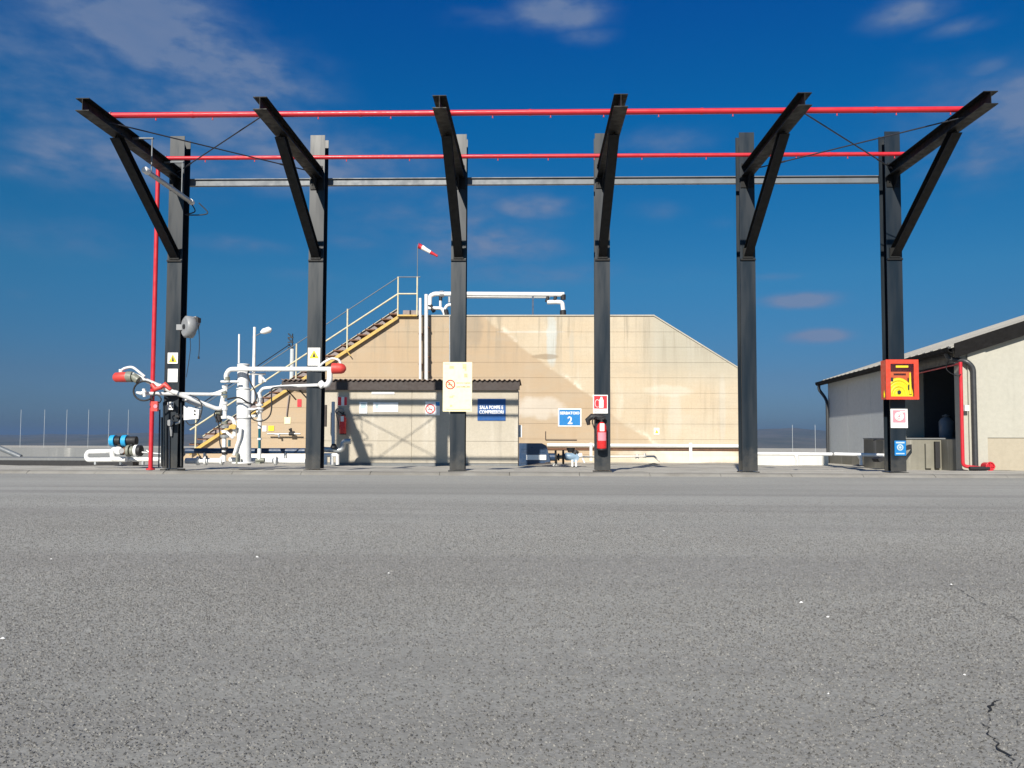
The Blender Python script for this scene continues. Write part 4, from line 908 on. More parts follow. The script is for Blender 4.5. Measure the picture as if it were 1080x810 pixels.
b = MB(); a = at(341.5,450,20.6); c = at(344,427,20.6); b.box((a.x,20.6,a.z),(c.x,20.7,c.z)); tag(b.build('wall_cabinet', 'fascia'), 'narrow dark cabinet just right of the second column', 'cabinet')

# ---------------------------------------------------------------- tank bunker
def T(x, y, Y=TY): return at(x, y, Y)
pTL, pTR = T(440,333.8), T(688.5,333.0); pR = T(786,393.5); zb = -.35
xL0 = T(196,478).x; ztop = (pTL.z+pTR.z)/2
pTL = T(421,333.8); slopeL = (ztop-T(200,476).z)/(pTL.x-T(200,476).x); slopeR = (ztop-pR.z)/(pR.x-pTR.x)
def xlim(z):
    l = pTL.x-(ztop-z)/slopeL; r = pTR.x+(ztop-z)/slopeR if z > pR.z else pR.x
    return max(l, xL0-.3), min(r, pR.x)
t_ = thing('tank_bunker', ((pTL.x+pTR.x)/2,TY,zb), 'large tan concrete tank wall with sloping shoulders behind the pump house', 'tank')
g = .012
g = .007
core = [(xlim(zb)[0]+.03,0,zb),(pR.x-.03,0,zb),(pR.x-.03,0,pR.z-.03),(pTR.x-.02,0,ztop-.03),(pTL.x+.02,0,ztop-.03)]
b = MB(); b.prism([(x,0,z) for x,_,z in core], (0,9,0), (0,TY+.014,0)); b.build('wall', 'tank', t_)
zl = ztop; lifts = []
step = (T(690,348).z - T(690,494).z)/9.
zs = [zb] + [ztop-.02-step*k_ for k_ in range(9,-1,-1) if ztop-.02-step*k_ > zb+.2]
for a, c in zip(zs, zs[1:]):
    b = MB(); a2 = a+g*.5; c2 = c-g*.5
    pts = [(xlim(a2)[0],a2),(xlim(a2)[1],a2)]
    if a2 < pR.z < c2: pts += [(pR.x,pR.z)]
    pts += [(xlim(c2)[1],c2),(xlim(c2)[0],c2)]
    b.prism([(x,0,z) for x,z in pts], (0,.03,0), (0,TY,0)); b.build('concrete_lift', 'tank', t_)
b = MB(); b.box((pTL.x-.0,TY-.02,ztop),(pTR.x+.03,TY+.35,ztop+.045)); b.build('coping', 'coping', t_)
b = MB(); d = Vector((pR.x-pTR.x,0,pR.z-ztop)); b.prism([(pTR.x+.031,TY-.02,ztop),(pTR.x+.031,TY-.02,ztop+.05),(pR.x+.02,TY-.02,pR.z+.05),(pR.x+.02,TY-.02,pR.z)], (0,.35,0)); b.build('slope_coping', 'coping', t_)
b = MB(); b.tube([T(474.3,333,TY-.05),T(474.3,400,TY-.05)], .022, 8); tag(b.build('conduit', 'galv'), 'thin grey conduit down the tank wall beside the third column', 'conduit')
# vertical white pipes and top pipework
t_ = thing('vent_pipe', T(450,400,TY-.3), 'taller white vertical pipe on the tank wall left of the third column', 'pipe', 'pair of white vertical pipes')
b = MB(); b.tube([T(449.7,420,TY-.3),T(449.6,310.5,TY-.3)], .062, 12); b.build('pipe', 'white', t_)
for yy in (345,376,392): b = MB(); q=T(449.6,yy,TY-.3); b.box((q.x-.09,TY-.32,q.z-.02),(q.x+.09,TY-.01,q.z+.02)); b.build('bracket', 'rust', t_)
t_ = thing('vent_pipe', T(443.3,400,TY-.3), 'shorter white vertical pipe on the tank wall beside the stair landing', 'pipe', 'pair of white vertical pipes')
b = MB(); b.tube([T(443.3,420,TY-.3),T(443.2,314.5,TY-.3)], .045, 12); b.build('pipe', 'white', t_)
for yy in (352,384): b = MB(); q=T(443.3,yy,TY-.3); b.box((q.x-.06,TY-.32,q.z-.02),(q.x+.06,TY-.01,q.z+.02)); b.build('bracket', 'rust', t_)
UY = TY+.5
def U(x,y,dy=0): return at(x,y,UY+dy)
t_ = thing('roof_pipework', U(525,334), 'white pipework with bends and valves running along the top of the tank', 'pipework')
b = MB(); b.tube(bend([U(453,322),U(453.5,312.5),U(458,310),U(595,310.6)],.2), .082, 14); b.build('main_pipe', 'white', t_)
b = MB(); b.tube([U(490,313.3,.3),U(580,313.2,.3)], .05, 10); b.build('lower_run', 'white', t_)
b = MB(); b.tube(bend([U(451,325),U(466,325),U(469,331),U(469,335)],.2), .06, 12); b.tube([U(464.5,325),U(464.5,316)], .045, 10); b.tube(bend([U(469,326),U(472,321.5),U(480,321.5)],.2), .055, 10); b.build('branch_pipe', 'white', t_)
b = MB(); b.tube([U(452,319),U(458,329)], .07, 8); b.tube([U(464.5,309),U(464.8,317)], .06, 8); b.tube([U(470,327),U(471,332)], .09, 8); b.build('valve', 'black', t_)
b = MB(); b.tube([U(464,310.2),U(468,310.2)], .12, 12); b.build('flange', 'galv', t_); b = MB(); b.tube([U(474,313),U(474,319)], .05, 8); b.build('drop_pipe', 'galv', t_)
b = MB(); q = U(562,312); q2 = U(562,334); b.box((q2.x-.03,UY-.03,q2.z-.1),(q2.x+.03,UY+.03,q.z)); b.build('support_post', 'blue_and_shade', t_)
b = MB(); b.tube(bend([U(577,318.8),U(588,318.5),U(593,319),U(594,327)],.2), .075, 12); b.build('end_elbow', 'white', t_)
b = MB(); b.tube([U(594,310.8),U(594,316)], .09, 10); b.tube([U(578,313),U(576.5,318.5)], .06, 8); b.tube([U(586,312.5),U(585,317.5)], .06, 8); b.tube([U(593.8,327.5),U(593.8,333.5)], .11, 10); b.build('end_valve', 'black', t_)
# stairs up the left slope
sA = T(200,478,TY-.12); sB = T(419.5,334.3,TY-.12); YF, YB = TY-.10, TY+.95
t_ = thing('steel_stair', (sA.x,TY,sA.z-.1), 'steel stair with yellow stringer and handrails climbing the left slope of the tank', 'stairs')
def incl(a, c, y0, y1, th0, th1):
    b = MB(); b.prism([(a.x,y0,a.z+th0),(c.x,y0,c.z+th0),(c.x,y0,c.z+th1),(a.x,y0,a.z+th1)], (0,y1-y0,0)); return b
b = incl(sA, sB, YF-.05, YF, -.075, .045); b.build('stringer', 'yellow', t_)
sC = sA.lerp(sB, .97); b = incl(Vector((sA.x,0,sA.z)), Vector((sC.x,0,sC.z)), YB, YB+.06, -.1, .56); b.build('side_plate', 'upstand', t_)
b = incl(sA, sC, YB-.03, YB+.09, .56, .60); b.build('stringer', 'rail_pale', t_)
nst = 26
for i in range(nst):
    f = (i+.5)/nst; x = sA.x+(sB.x-sA.x)*f; z = sA.z+(sB.z-sA.z)*f+.20; run = (sB.x-sA.x)/nst
    b = MB(); b.box((x-run*.62,YF+.002,z-.02),(x+run*.55,YB-.002,z+.02)); b.box((x-run*.62,YF+.001,z+.02),(x-run*.55,YB-.002,z+.04)); b.build('tread', 'rust', t_)
rise = lambda px: None
def rail(off, r, mat, x0=sA, x1=sB, y=YF-.02, e0=0., e1=1.):
    a = sA.lerp(sB, e0); c = sA.lerp(sB, e1); b = MB(); b.tube([(a.x,y,a.z+off),(c.x,y,c.z+off)], r, 8); return b
h1 = T(420,310,YF).z-T(420,334.3,YF).z; h2 = T(420,292.5,YF).z-T(420,334.3,YF).z
rail(h1, .030, 'rail_pale').build('handrail', 'rail_pale', t_)
rail(h2, .016, 'rod').build('handrail', 'tie_grey', t_)
for px in (366, 312, 258, 206):
    f = (px-200)/(219.5); a = sA.lerp(sB, f); b = MB(); b.tube([(a.x,YF-.02,a.z-.05),(a.x,YF-.02,a.z+h2+ (0.05 if px==366 else 0))], .030, 8); b.build('post', 'rail_pale', t_)
    b = MB(); b.tube([(a.x,YF-.06,a.z-.03),(a.x+.13,YF-.06,a.z-.20)], .02, 6); b.build('strut', 'yellow', t_)
# landing
t_ = thing('stair_landing', T(430,334,TY), 'small railed platform at the head of the tank stair', 'platform')
xa, xb = T(419.8,320,YF).x, T(440,320,YF).x; zz = T(430,332,YF).z
b = MB(); b.box((xa,YF-.05,zz-.05),(xb,TY+1.5,zz)); b.build('deck', 'yellow', t_)
for yy, m_, r_ in ((292.3,'tie_grey',.018),(310,'rail_pale',.027)):
    for Y_ in (YF-.02,):
        b = MB(); b.tube([(xa,Y_,T(430,yy,YF).z),(xb+ (.1 if yy<300 else 0),Y_,T(430,yy,YF).z)], r_, 8); b.build('rail', m_, t_)
b = MB(); b.box((xa,TY+.95,T(430,323,YF).z-.32),(xb,TY+1.0,T(430,322,YF).z)); b.build('kick_plate', 'upstand', t_)
for x_, yt in ((xa,292),(xb,292)):
    b = MB(); b.tube([(x_,YF-.02,zz-.04),(x_,YF-.02,T(430,yt,YF).z)], .028, 8); b.build('post', 'rail_pale', t_)
# windsock
t_ = thing('windsock', (xb,YF-.02,T(440,292,YF).z), 'red and white windsock on a thin pole above the stair landing', 'windsock')
zt_ = T(439.5,258,YF).z; b = MB(); b.tube([(xb,YF-.02,T(440,300,YF).z),(xb,YF-.02,zt_)], .014, 7); b.build('pole', 'tie_grey', t_)
A = T(442,259.3,YF-.02); B_ = T(461.5,270.2,YF-.02); d = B_-A; f0 = 0
for f1, m_ in ((.16,'red'),(.62,'white_sign'),(1.0,'red')):
    b = MB(); b.tube([A+d*f0+Vector((0,0,.01*math.sin(9*f0))), A+d*(f0+f1)/2, A+d*f1], [.095-.055*f0, .095-.055*(f0+f1)/2-.006, .095-.055*f1], 12); b.build('sock_band', m_, t_); f0 = f1
b = MB(); b.ring(A, .10, .008, axis=(1,0,0), n=16, m=5); b.build('hoop', 'red', t_)
# things on the tank wall
t_ = thing('tank_sign', T(600,449), 'blue sign reading SERBATOIO 2 on the tan tank wall', 'sign')
def tplate(name, x0, y0, x1, y1, mat, par, off=0, th=.006):
    Y = TY-.014-off; a = at(x0,y1,Y); c = at(x1,y0,Y); b = MB(); b.bbox((a.x,Y-th,a.z),(c.x,Y,c.z),.004); return b.build(name, mat, par)
tplate('panel', 588.6, 430.8, 613.2, 449.8, 'white_sign', t_); tplate('blue_field', 589.8, 432, 612, 448.7, 'signblue2', t_, .0065, .002)
q = at(600.9,435.6,TY-.026); text('SERBATOIO', tuple(q), .66, 'white_sign', t_, bold=.035, height=.10)
q = at(601.2,443.2,TY-.026); text('2', tuple(q), .16, 'white_sign', t_, bold=.02, height=.26)
t_ = thing('small_warning_sign', T(693,459), 'tiny yellow triangle sign on the right part of the tank wall', 'sign')
tplate('panel', 689.7, 451.3, 695.3, 458.3, 'white_sign', t_)
a, c, e_ = at(690.8,457,TY-.024), at(694.6,457,TY-.024), at(692.7,452.8,TY-.024); b = MB(); b.prism([tuple(a),tuple(c),tuple(e_)], (0,-.003,0)); b.build('triangle', 'signyellow', t_)
for nm, x0, y0, x1, y1, m_, lab in (('red_plate',313.5,421,318,429,'signred','small red plate on the tank wall just left of the second column'),
    ('pale_plate',300,440,306.5,447,'cream','pale square plate on the tank wall left of the second column'),
    ('yellow_plate',283,449,289,454.5,'signyellow','small yellow plate on the tank wall behind the loading arm'),
    ('white_plate',276.5,449,281,455,'white_sign','small white plate beside the yellow one on the tank wall')):
    t_ = thing(nm, T((x0+x1)/2,y1), lab, 'sign'); tplate('panel', x0, y0, x1, y1, m_, t_)
t_ = thing('wall_valve', T(300,458,TY-.3), 'thin horizontal pipe with small dark valve on the tank wall left of the second column', 'pipework')
b = MB(); b.tube([T(282,457.5,TY-.2),T(317,457.5,TY-.2)], .028, 8); b.tube(bend([T(290,457.8,TY-.2),T(294,458,TY-.2),T(294.5,461,TY-.2)],.05), .035, 8); b.build('pipe', 'galv', t_)
b = MB(); b.tube([T(305,457.5,TY-.2),T(310,457.5,TY-.2)], .065, 10); b.tube([T(308,457,TY-.2),T(306,452,TY-.2)], [.03,.06], 8); b.build('valve', 'black', t_)
b = MB(); b.tube([T(302,439,TY-.06),T(303,430,TY-.06),T(305,416,TY-.06)], .02, 6); tag(b.build('wall_cable', 'upstand'), 'thin cable rising from the pale plate on the tank wall', 'cable')
# long low pipe and its shadow along the tank foot
t_ = thing('low_pipe', at(680,487,24.5), 'long white pipe running low along the foot of the tank wall', 'pipe')
b = MB(); b.tube([at(577,469.3,24.5),at(781,470.6,24.5)], .055, 12); b.build('pipe', 'white', t_)
b = MB(); b.tube([at(560,473.3,24.6),at(781,474.3,24.6)], .05, 10); b.build('lower_run', 'rust', t_)  # brown tube drawn for the shadow under the white pipe
for x_ in (623, 728): b = MB(); a = at(x_-1.2,486,24.4); c = at(x_+1.6,467,24.4); b.box((a.x,24.35,a.z),(c.x,24.42,c.z)); b.build('support', 'white', t_)
b = MB(); b.tube([at(613,481.8,23.5),at(690,481.3,23.8)], .028, 8); b.tube([at(690,481.3,23.8),at(696,486.5,23.8)], .03, 8); b.tube([at(672,479,23.8),at(672,484,23.8)], .05, 8); b.tube([at(680,478,23.8),at(680,483,23.8)], .04, 8); b.build('drain_pipe', 'pale', t_)
b = MB(); q=at(575.5,463,24.4); q2=at(608.5,464.3,24.4); b.tube([(q2.x,24.4,q2.z+.0),(q.x,24.4,q2.z)], .02, 6); b.tube([(q.x,24.4,q2.z-.0),(q.x,24.4,at(585,455,24.4).z)], .014, 6)
tag(b.build('bracket_rail', 'fascia'), 'thin dark bracket bar on the tank wall under the tank sign', 'bracket')
# pump
PY = 20.4
def G(x,y,dy=0): return at(x,y,PY+dy)
t_ = thing('pump', G(585,492), 'pump with pale body, white name plate and a dark blue box for shade standing right of the pump house', 'pump')
a = G(547.5,491.5); c = G(575.5,467.5); zf = a.z
b = MB(); b.prism([(a.x,PY-.25,zf),(c.x+.12,PY-.25,zf+.12),(c.x+.02,PY-.25,c.z-.06),(c.x-.1,PY-.25,c.z),(a.x,PY-.25,c.z)], (0,.6,0)); b.build('shade_box', 'blue_and_shade', t_)  # dark box added in place of the shade beside the pump house
b = MB(); 
for k_ in range(6):
    z_ = zf+.08+k_*.07
    if not (.12 < z_-zf < .32): b.box((a.x+.05,PY-.262,z_),(c.x-.02,PY-.249,z_+.02))
b.build('shade_box_rib', 'blue_and_shade', t_)
b = MB(); p0 = at(555,485,PY-.27); p1 = at(576,479.8,PY-.27); b.box((p0.x,PY-.272,p0.z),(p1.x,PY-.252,p1.z)); b.build('name_plate', 'white_sign', t_)
b = MB(); b.tube([G(576,482),G(585,482)], .10, 14); b.build('shaft_cover', 'blue_and_shade', t_)
for x_, r_ in ((586,.17),(589,.09),(594,.18)): b = MB(); b.tube([G(x_-1,482),G(x_+1,482)], r_, 16); b.build('coupling', 'black', t_)
b = MB(); b.tube([G(586,482),G(596,482)], .05, 10); b.build('shaft', 'brass', t_)
b = MB(); b.tube([G(595,482),G(597,481.5),G(603,481.5),G(608,482)], [.07,.10,.10,.07], 16); b.tube([G(606,482.5,-.07),G(606,482.5,.07)], .115, 18); b.build('pump_body', 'pumplight', t_)
b = MB(); b.tube([G(602,477),G(602,472)], [.07,.12], 10); b.tube([G(606,479),G(608,475)], .08, 9); b.build('top_valve', 'black', t_)
b = MB(); b.tube([G(608,481),G(614,480)], .06, 10)
for x_ in (603.5, 607.5): p0 = G(x_-.9,492,-.1); p1 = G(x_+.9,485,-.1); b.box((p0.x,PY-.15,p0.z),(p1.x,PY-.05,p1.z))
b.tube([G(614,483),G(616.5,488)], .025, 7); b.build('foot', 'white', t_)
b = MB(); b.tube([G(585,489),G(583.5,491.5)], .03, 7); b.tube([G(587,484),G(587,491)], .02, 7); b.build('skid_leg', 'galv', t_)

# ---------------------------------------------------------------- right: guard rail, low wall, warehouse
t_ = thing('guard_rail', at(860,492,17.2), 'low white tube rail on short posts between the fifth and sixth steel columns', 'rail')
GY = 17.2
b = MB(); b.tube([at(788,478.4,GY),at(877.5,479,GY)], .036, 10); b.build('tube', 'white', t_)
b = MB(); b.tube([at(879.5,478.8,GY),at(934,480.2,GY)], .036, 10); b.build('tube', 'white', t_)
for x_ in (841, 908):
    b = MB(); b.tube([at(x_-.8,479,GY),at(x_-1.2,481,GY),at(x_,485,GY),at(x_,490.5,GY)], [.045,.05,.03,.034], 9); b.build('post', 'white', t_)
b = MB(); b.tube([at(934,482,GY),at(933.6,461,GY)], .03, 9); b.build('end_post', 'white', t_)
b = MB(); b.tube(curve([at(933,463.5,GY),at(926,463.2,GY),at(921,464.5,GY)],4), .012, 6); b.build('wire', 'rod', t_)
b = MB(); a = at(797,487,24); c = at(877,479,24); b.box((a.x-.35,24,-.3),(c.x-.1,24.25,at(840,479.5,24).z)); tag(b.build('low_wall', 'pale'), 'low pale concrete wall behind the white tube rail', 'wall')
TH = R(4.9); O = Vector((9.10, 17.2, 0)); D_ = Vector((math.sin(TH), math.cos(TH), 0)); R_ = Vector((math.cos(TH), -math.sin(TH), 0))
def w(s, t, z): return tuple(O + D_*s + R_*t + Vector((0,0,z)))
wt = thing('warehouse', w(0,0,-.3), 'grey and cream warehouse with pitched roof and loading dock at the far right', 'building')
SL, S0, S1, RD, EZ, PIT, OV = 10.0, .30, 3.6, 1.7, 2.45, .330, .17
WW = 15.0; zr = lambda t: EZ+.10 + (t+OV)*PIT if t < WW/2 else EZ+.10+(WW/2+OV)*PIT-(t-WW/2)*PIT
def wbox(a, c): return MB().box(a, c, tf=w)
# side wall panels (far part)
nP = 3
for i in range(nP):
    s0 = S1+(SL-S1)*i/nP; s1 = S1+(SL-S1)*(i+1)/nP; b = wbox((s0+.006*(i>0),0,-.0),(s1-.006*(i<nP-1),.16,zr(0)-.02)); b.build('wall_panel', 'side', wt)
b = wbox((S1+.01,.02,-.4),(SL-.01,.3,zr(0)-.03)); b.build('wall', 'side', wt)
b = wbox((S1-.01,-.03,-.4),(SL+.02,.1,.10)); b.build('plinth', 'dock', wt)
b = wbox((S1-.0,.163,.0),(S1+.2,RD,zr(0)-.02)); b.build('return_wall', 'front', wt)
b = wbox((S0,RD,.0),(S1+.2,RD+.15,zr(RD)-.02)); b.build('inner_wall', 'side', wt)
b = wbox((S1-.05,.62,.6),(S1-.002,RD-.05,2.45)); b.build('shade_door', 'recess_dark', wt)  # dark doors added, deep shade of the recess put in their colour
b = wbox((S0+.3,RD-.05,.6),(S1-.4,RD-.002,2.45)); b.build('shade_door', 'recess_dark', wt)
b = wbox((S0,0.0,zr(0)-.35),(S1,.16,zr(0)-.03)); b.build('lintel', 'recess_dark', wt)  # lintel painted dark for the shade above the recess
# front gable
b = MB(); z_mid = at(1050,462,17.5).z
xs_ = [.42, WW]
def gab(t0, t1, z0, top=True, z1=None, s0=0, s1=S0):
    if z1 is not None: pr = [(s0,t0,z0),(s0,t1,z0),(s0,t1,z1),(s0,t0,z1)]
    else:
        pr = [(s0,t0,z0),(s0,t1,z0),(s0,t1,zr(t1)-.03)]
        if t0 < WW/2 < t1: pr.append((s0,WW/2,zr(WW/2-.001)-.03))
        pr.append((s0,t0,zr(t0)-.03))
    a = [w(*q) for q in pr]; e = D_*(s1-s0); return MB().prism(a, tuple(e))
gab(.0,.14,-.3,s0=.02,s1=S0).build('corner_post', 'front', wt)
gab(.14,.50,-.3,s0=-.035).build('pilaster', 'front', wt)
gab(.503,WW,z_mid+.006).build('gable_wall', 'front', wt)
gab(.503,WW,-.05,z1=z_mid-.006,s0=-.012).build('lower_wall', 'plinth_tan', wt)
gab(.503,WW,-.3,z1=-.055,s0=-.05).build('plinth', 'bund', wt)
gab(RD+.16,WW,-.3,s0=SL-.3,s1=SL-.05).build('far_gable_wall', 'side', wt)
wbox((S0,WW-.2,-.3),(SL-.3,WW-.001,zr(WW)-.03)).build('far_side_wall', 'side', wt)
# roof: light sheets over dark fascia and soffit
def roofpl(t0, z0, t1, z1, s0, s1, th):
    return MB().prism([w(s0,t0,z0),w(s0,t1,z1),w(s0,t1,z1+th),w(s0,t0,z0+th)], tuple(D_*(s1-s0)))
SA, SB = -.13, SL+.45
zR = EZ+.10+(WW/2+OV)*PIT
roof_ = roofpl(-OV-.06,EZ+.10-.06*PIT,WW/2,zR,SA,SB,.03).build('roof', 'roof', wt)
roofpl(WW/2+.002,zR,WW+OV,EZ+.10,SA,SB,.03).build('roof', 'roof', wt)
roofpl(-OV+.03,EZ+.02,WW/2,zR-.09,SA+.06,SB-.06,.085).build('soffit', 'fascia', wt)
# corrugation ribs on the visible slope
for i in range(24):
    s_ = SA+.2+i*(SB-SA-.3)/24
    roofpl(-OV-.01,EZ+.131,WW/2,zR+.031,s_,s_+.16,.018).build('roof_rib', 'roof', roof_)
roofpl(-OV,EZ-.13,WW/2,zR-.23,SA-.03,SA-.001,.31).build('fascia', 'fascia_black', wt)
roofpl(WW/2+.002,zR-.26,WW+OV,EZ-.16,SA-.03,SA+.002,.27).build('fascia', 'fascia_black', wt)
# gutter
g_ = MB(); pr = [(-OV-.13,EZ+.10),(-OV-.12,EZ+.02),(-OV-.07,EZ-.02),(-OV-.01,EZ-.02),(-OV-.01,EZ+.10),(-OV-.02,EZ+.10),(-OV-.03,EZ+.0),(-OV-.07,EZ+.0),(-OV-.11,EZ+.03),(-OV-.12,EZ+.10)]
g_.prism([w(SA,t,z) for t,z in pr], tuple(D_*(SB-SA))); gut = g_.build('gutter', 'fascia_black', wt)
b = MB(); b.tube(bend([w(SB-.25,-OV-.07,EZ),w(SB-.25,-OV-.07,EZ-.16),w(SB-.35,-.08,EZ-.42),w(SB-.62,-.08,EZ-.6),w(SB-.62,-.08,-.2)],.12), .05, 10); b.build('downpipe', 'gutter', gut)
b = MB(); b.tube(bend([w(SA+.25,-OV-.06,EZ),w(SA+.25,-OV-.0,EZ-.12),w(-.10,.10,EZ-.20),w(-.10,.22,EZ-.34),w(-.10,.22,0)],.14), .052, 10); b.build('downpipe', 'gutter', gut)
b = MB(); b.tube(curve([w(SA+.1,-OV,EZ-.05),w(SA+.4,-OV+.0,EZ-.32),w(-.3,-.2,EZ-.52),w(-.1,.0,EZ-.45)],6), .010, 6); b.build('cable', 'black', wt)
# dock
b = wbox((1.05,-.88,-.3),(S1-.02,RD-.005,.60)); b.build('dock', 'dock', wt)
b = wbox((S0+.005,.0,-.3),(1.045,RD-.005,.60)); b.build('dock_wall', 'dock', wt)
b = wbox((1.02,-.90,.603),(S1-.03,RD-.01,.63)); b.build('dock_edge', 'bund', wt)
b = wbox((.96,-.16,-.05),(1.04,-.06,.55)); b.build('bumper', 'black', wt)
b = wbox((.97,-.36,-.05),(1.04,-.24,.50)); b.build('bumper', 'dock', wt)
# items
q = Vector(w(3.1,.95,.63)); t_ = thing('gas_cylinder', q, 'stout grey blue cylinder standing on the loading dock in shade', 'cylinder')
b = MB(); b.tube([q+Vector((0,0,h)) for h in (0,.02,.42,.50,.53)], [.15,.165,.165,.11,.05], 16); b.build('body', 'drum', t_)
b = MB(); b.ring(q+Vector((0,0,.56)), .08, .012, n=16, m=6, axis=(0,0,1)); b.tube([q+Vector((0,0,.52)),q+Vector((0,0,.60))], .03, 8); b.build('collar', 'drum', t_)
q = Vector(w(1.9,1.1,.63)); t_ = thing('dark_crate', q, 'dark open crate with red post beside the cylinder on the dock', 'crate')
b = MB()
for dx in (0,.42):
    for dz in (.03,.15,.27): b.box((q.x+dx,q.y,q.z+dz),(q.x+dx+.02,q.y+.4,q.z+dz+.08))
for dz in (.03,.15,.27): b.box((q.x,q.y-.02,q.z+dz),(q.x+.44,q.y,q.z+dz+.08))
b.box((q.x,q.y,q.z),(q.x+.44,q.y+.4,q.z+.03)); b.build('slats', 'recess_dark', t_)
b = MB(); b.box((q.x-.03,q.y-.05,q.z),(q.x,q.y-.022,q.z+.33)); b.build('post', 'red_dull', t_)
t_ = thing('dock_ramp', w(.9,-1.4,-.05), 'black steel ramp bracket leaning against the loading dock', 'ramp')
RY = 18.3
b = MB(); b.prism([tuple(at(926,484,RY)),tuple(at(958,469,RY)),tuple(at(973,467.5,RY)),tuple(at(972,472,RY)),tuple(at(957,474.5,RY)),tuple(at(928,487.5,RY))], (0,.35,0)); b.build('plate', 'black', t_)
b = MB(); b.prism([tuple(at(962,472,RY)),tuple(at(966,472,RY)),tuple(at(951,492,RY)),tuple(at(947,492,RY))], (0,.05,0)); b.build('leg', 'steel_dark', t_)
# red standpipe and hydrant at the corner
q = Vector(w(-.16,-.02,0)); t_ = thing('hydrant', q, 'red vertical fire pipe ending in a red hydrant at the warehouse corner', 'hydrant')
b = MB(); b.tube(bend([w(-.16,-.06,EZ-.22),w(-.16,-.06,.04),w(-.2,.28,.0)],.08), .036, 10); b.tube([w(-.16,-.06,EZ-.25),w(2.4,-.05,EZ-.27)], .018, 8); b.build('standpipe', 'red', t_)
c0 = Vector(w(-.3,.36,.04)); b = MB(); b.tube([c0+Vector((0,.1,0)),c0+Vector((0,-.1,0))], .085, 14); b.build('hydrant_body', 'red', t_)
b = MB(); b.ring(c0+Vector((0,-.11,0)), .085, .014, n=18, m=6); b.tube([c0+Vector((-.1,-.11,0)),c0+Vector((.1,-.11,0))], .012, 6); b.tube([c0+Vector((0,-.11,-.1)),c0+Vector((0,-.11,.1))], .012, 6); b.build('hand_wheel', 'red', t_)
b = MB(); b.tube([c0+Vector((-.02,-.1,-.04)),c0+Vector((-.42,-.1,-.04))], .04, 8); b.build('outlet', 'black', t_)
b = MB(); q = Vector(w(-.06,.05,1.2)); b.box((q.x-.04,q.y-.08,q.z),(q.x+.05,q.y,q.z+.12)); tag(b.build('switch_box', 'white'), 'small white box on the warehouse corner beside the red pipe', 'box')

# ---------------------------------------------------------------- left background
t_ = thing('bund_wall', at(0,484,30), 'long low grey concrete wall beyond the yard at the far left', 'wall')
b = MB(); c = at(192,472,30); b.box((-42,30,-.6),(c.x,30.3,at(60,472.3,30).z)); b.build('wall', 'bund', t_)
t_ = thing('capped_gap', at(60,491,19), 'black strip standing for a shaded gap under a pale concrete cap across the left yard', 'gap_shade')
b = MB(); c = at(140,491,19); z_ = at(60,485.6,19).z; b.box((-40,19,-.3),(c.x,19.3,z_)); b.build('gap_shade', 'black', t_)  # black block stands for the shaded gap below the slab edge
b = MB(); b.box((-40,19.0,z_+.001),(c.x,20.2,z_+.06)); b.build('cap', 'bund', t_)
b = MB(); b.tube([at(-25,462,28),at(22,482,28)], .09, 8); tag(b.build('sloping_band', 'tie_grey'), 'grey band sloping down against the far left concrete wall', 'pipe')  # grey diagonal band against the wall
for i, x_ in enumerate((21,46,69.5,92.5,114,134.5,836,860)):
    yb = 473; yt = 432 if x_ < 500 else 448
    Y_ = 62 if x_ < 500 else 55
    b = MB(); a = at(x_,yb,Y_); c = at(x_,yt,Y_); b.tube([(a.x,Y_,a.z-.3),(a.x,Y_,c.z)], .011, 6)
    lab = '%s thin pale mast from the left edge, beyond the low grey wall' % ['first','second','third','fourth','fifth','sixth'][i] if x_ < 500 else ('thin pale mast left of the warehouse, taller looking and nearer the fifth column' if x_ == 836 else 'thin pale mast with a white foot just left of the warehouse')
    tag(b.build('mast', 'side'), lab, 'mast', 'row of faint masts at the far left' if x_ < 500 else 'masts left of the warehouse')
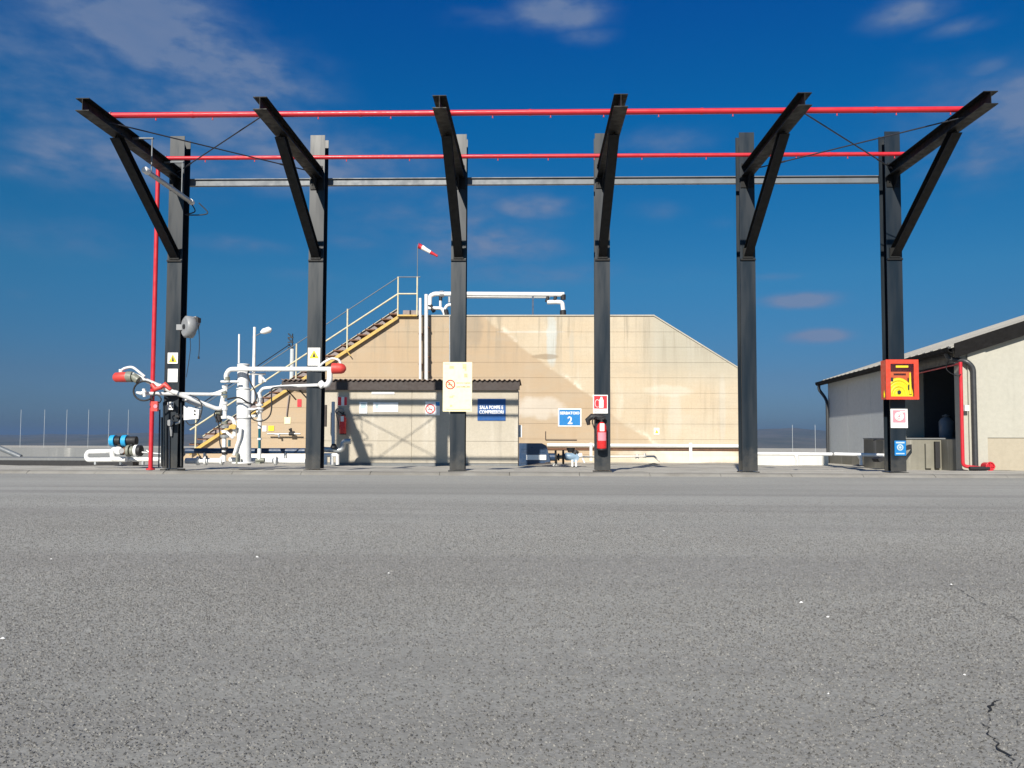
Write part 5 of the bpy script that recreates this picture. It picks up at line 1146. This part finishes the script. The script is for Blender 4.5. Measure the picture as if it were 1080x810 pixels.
# street lamp, utility pole
SYL = 34.0
t_ = thing('street_lamp', at(266,478,SYL), 'slender white street lamp rising behind the thick white standpipe', 'street lamp')
b = MB(); a = at(266,478,SYL); c = at(266.3,345,SYL); b.tube([(a.x,SYL,a.z-.3),(a.x,SYL,c.z)], [.09,.06], 10); b.build('pole', 'white', t_)
b = MB(); b.tube([at(266,356,SYL),at(276,351,SYL)], .022, 6); b.build('arm', 'tie_grey', t_)
b = MB(); b.tube([at(275,350.8,SYL),at(278,349.6,SYL),at(284,347.8,SYL),at(286.5,347.6,SYL)], [.05,.13,.14,.05], 10); b.build('lamp_head', 'white', t_)
UPY = 44.0
t_ = thing('utility_pole', at(306,478,UPY), 'distant pale utility pole with dark insulators left of the second column', 'utility pole')
b = MB(); a = at(306.5,478,UPY); c = at(306.5,352,UPY); m_ = at(306.5,368,UPY); b.tube([(a.x,UPY,a.z-.3),(a.x,UPY,m_.z)], [.17,.12], 8); b.build('pole', 'side', t_)
b = MB(); b.tube([(a.x,UPY,m_.z),(a.x,UPY,c.z)], .035, 6)
for yy in (356, 361, 367): q = at(306.5,yy,UPY); b.box((q.x-.16,UPY-.04,q.z-.03),(q.x+.16,UPY+.04,q.z+.03)); b.tube([(q.x+.12,UPY,q.z),(q.x-.14,UPY,q.z+.22)], .04, 6)
b.build('insulator', 'steel_dark', t_)
b = MB(); b.tube([at(306,363,UPY),at(200,434,UPY-6)], .025, 6); tag(b.build('cable', 'rod'), 'dark overhead cable descending left from the utility pole', 'cable')
# small debris and plants on the yard
t_ = None
for (x_, y_, lab) in ((298,487.5,'small brown stone lump on the yard left of the second column'),(128,492,'dark scrap lying on the yard below the white looped pipes'),(905,492,'dark flat scrap on the yard left of the rightmost column'),(690,490.5,'dark flat scrap on the yard in front of the tank')):
    d = ray(x_, y_); q = Vector((0,0,CAMZ))+d*((-.03-CAMZ)/d.z); b = MB(); s_ = .10
    vs = [q+Vector((math.cos(i*.9)*s_*random.uniform(.8,1.9), math.sin(i*.9)*s_, random.uniform(.0,.03))) for i in range(7)] + [q+Vector((0,0,.05))]
    b.add(vs, [(i,(i+1)%7,7) for i in range(7)]+[tuple(range(6,-1,-1))]); tag(b.build('debris', 'rust' if x_ == 298 else 'steel_dark', origin=q), lab, 'debris')

# ---------------------------------------------------------------- haze
hz = MB(); hz.box((-17000,-16500,-60),(17000,16500,120)); ho = hz.build('haze', 'glass', origin=(0,0,0)); ho['kind'] = 'stuff'
hm = bpy.data.materials.new('haze'); hm.use_nodes = True; t = hm.node_tree; t.nodes.clear()
pv = nd(t, 'ShaderNodeVolumePrincipled'); pv.inputs['Color'].default_value = (.15, .26, .46, 1); pv.inputs['Density'].default_value = .00013; pv.inputs['Anisotropy'].default_value = .0
out = nd(t, 'ShaderNodeOutputMaterial'); t.links.new(pv.outputs[0], out.inputs['Volume'])
ho.data.materials.clear(); ho.data.materials.append(hm)

for o in bpy.data.objects:
    if '_o' in o: del o['_o']
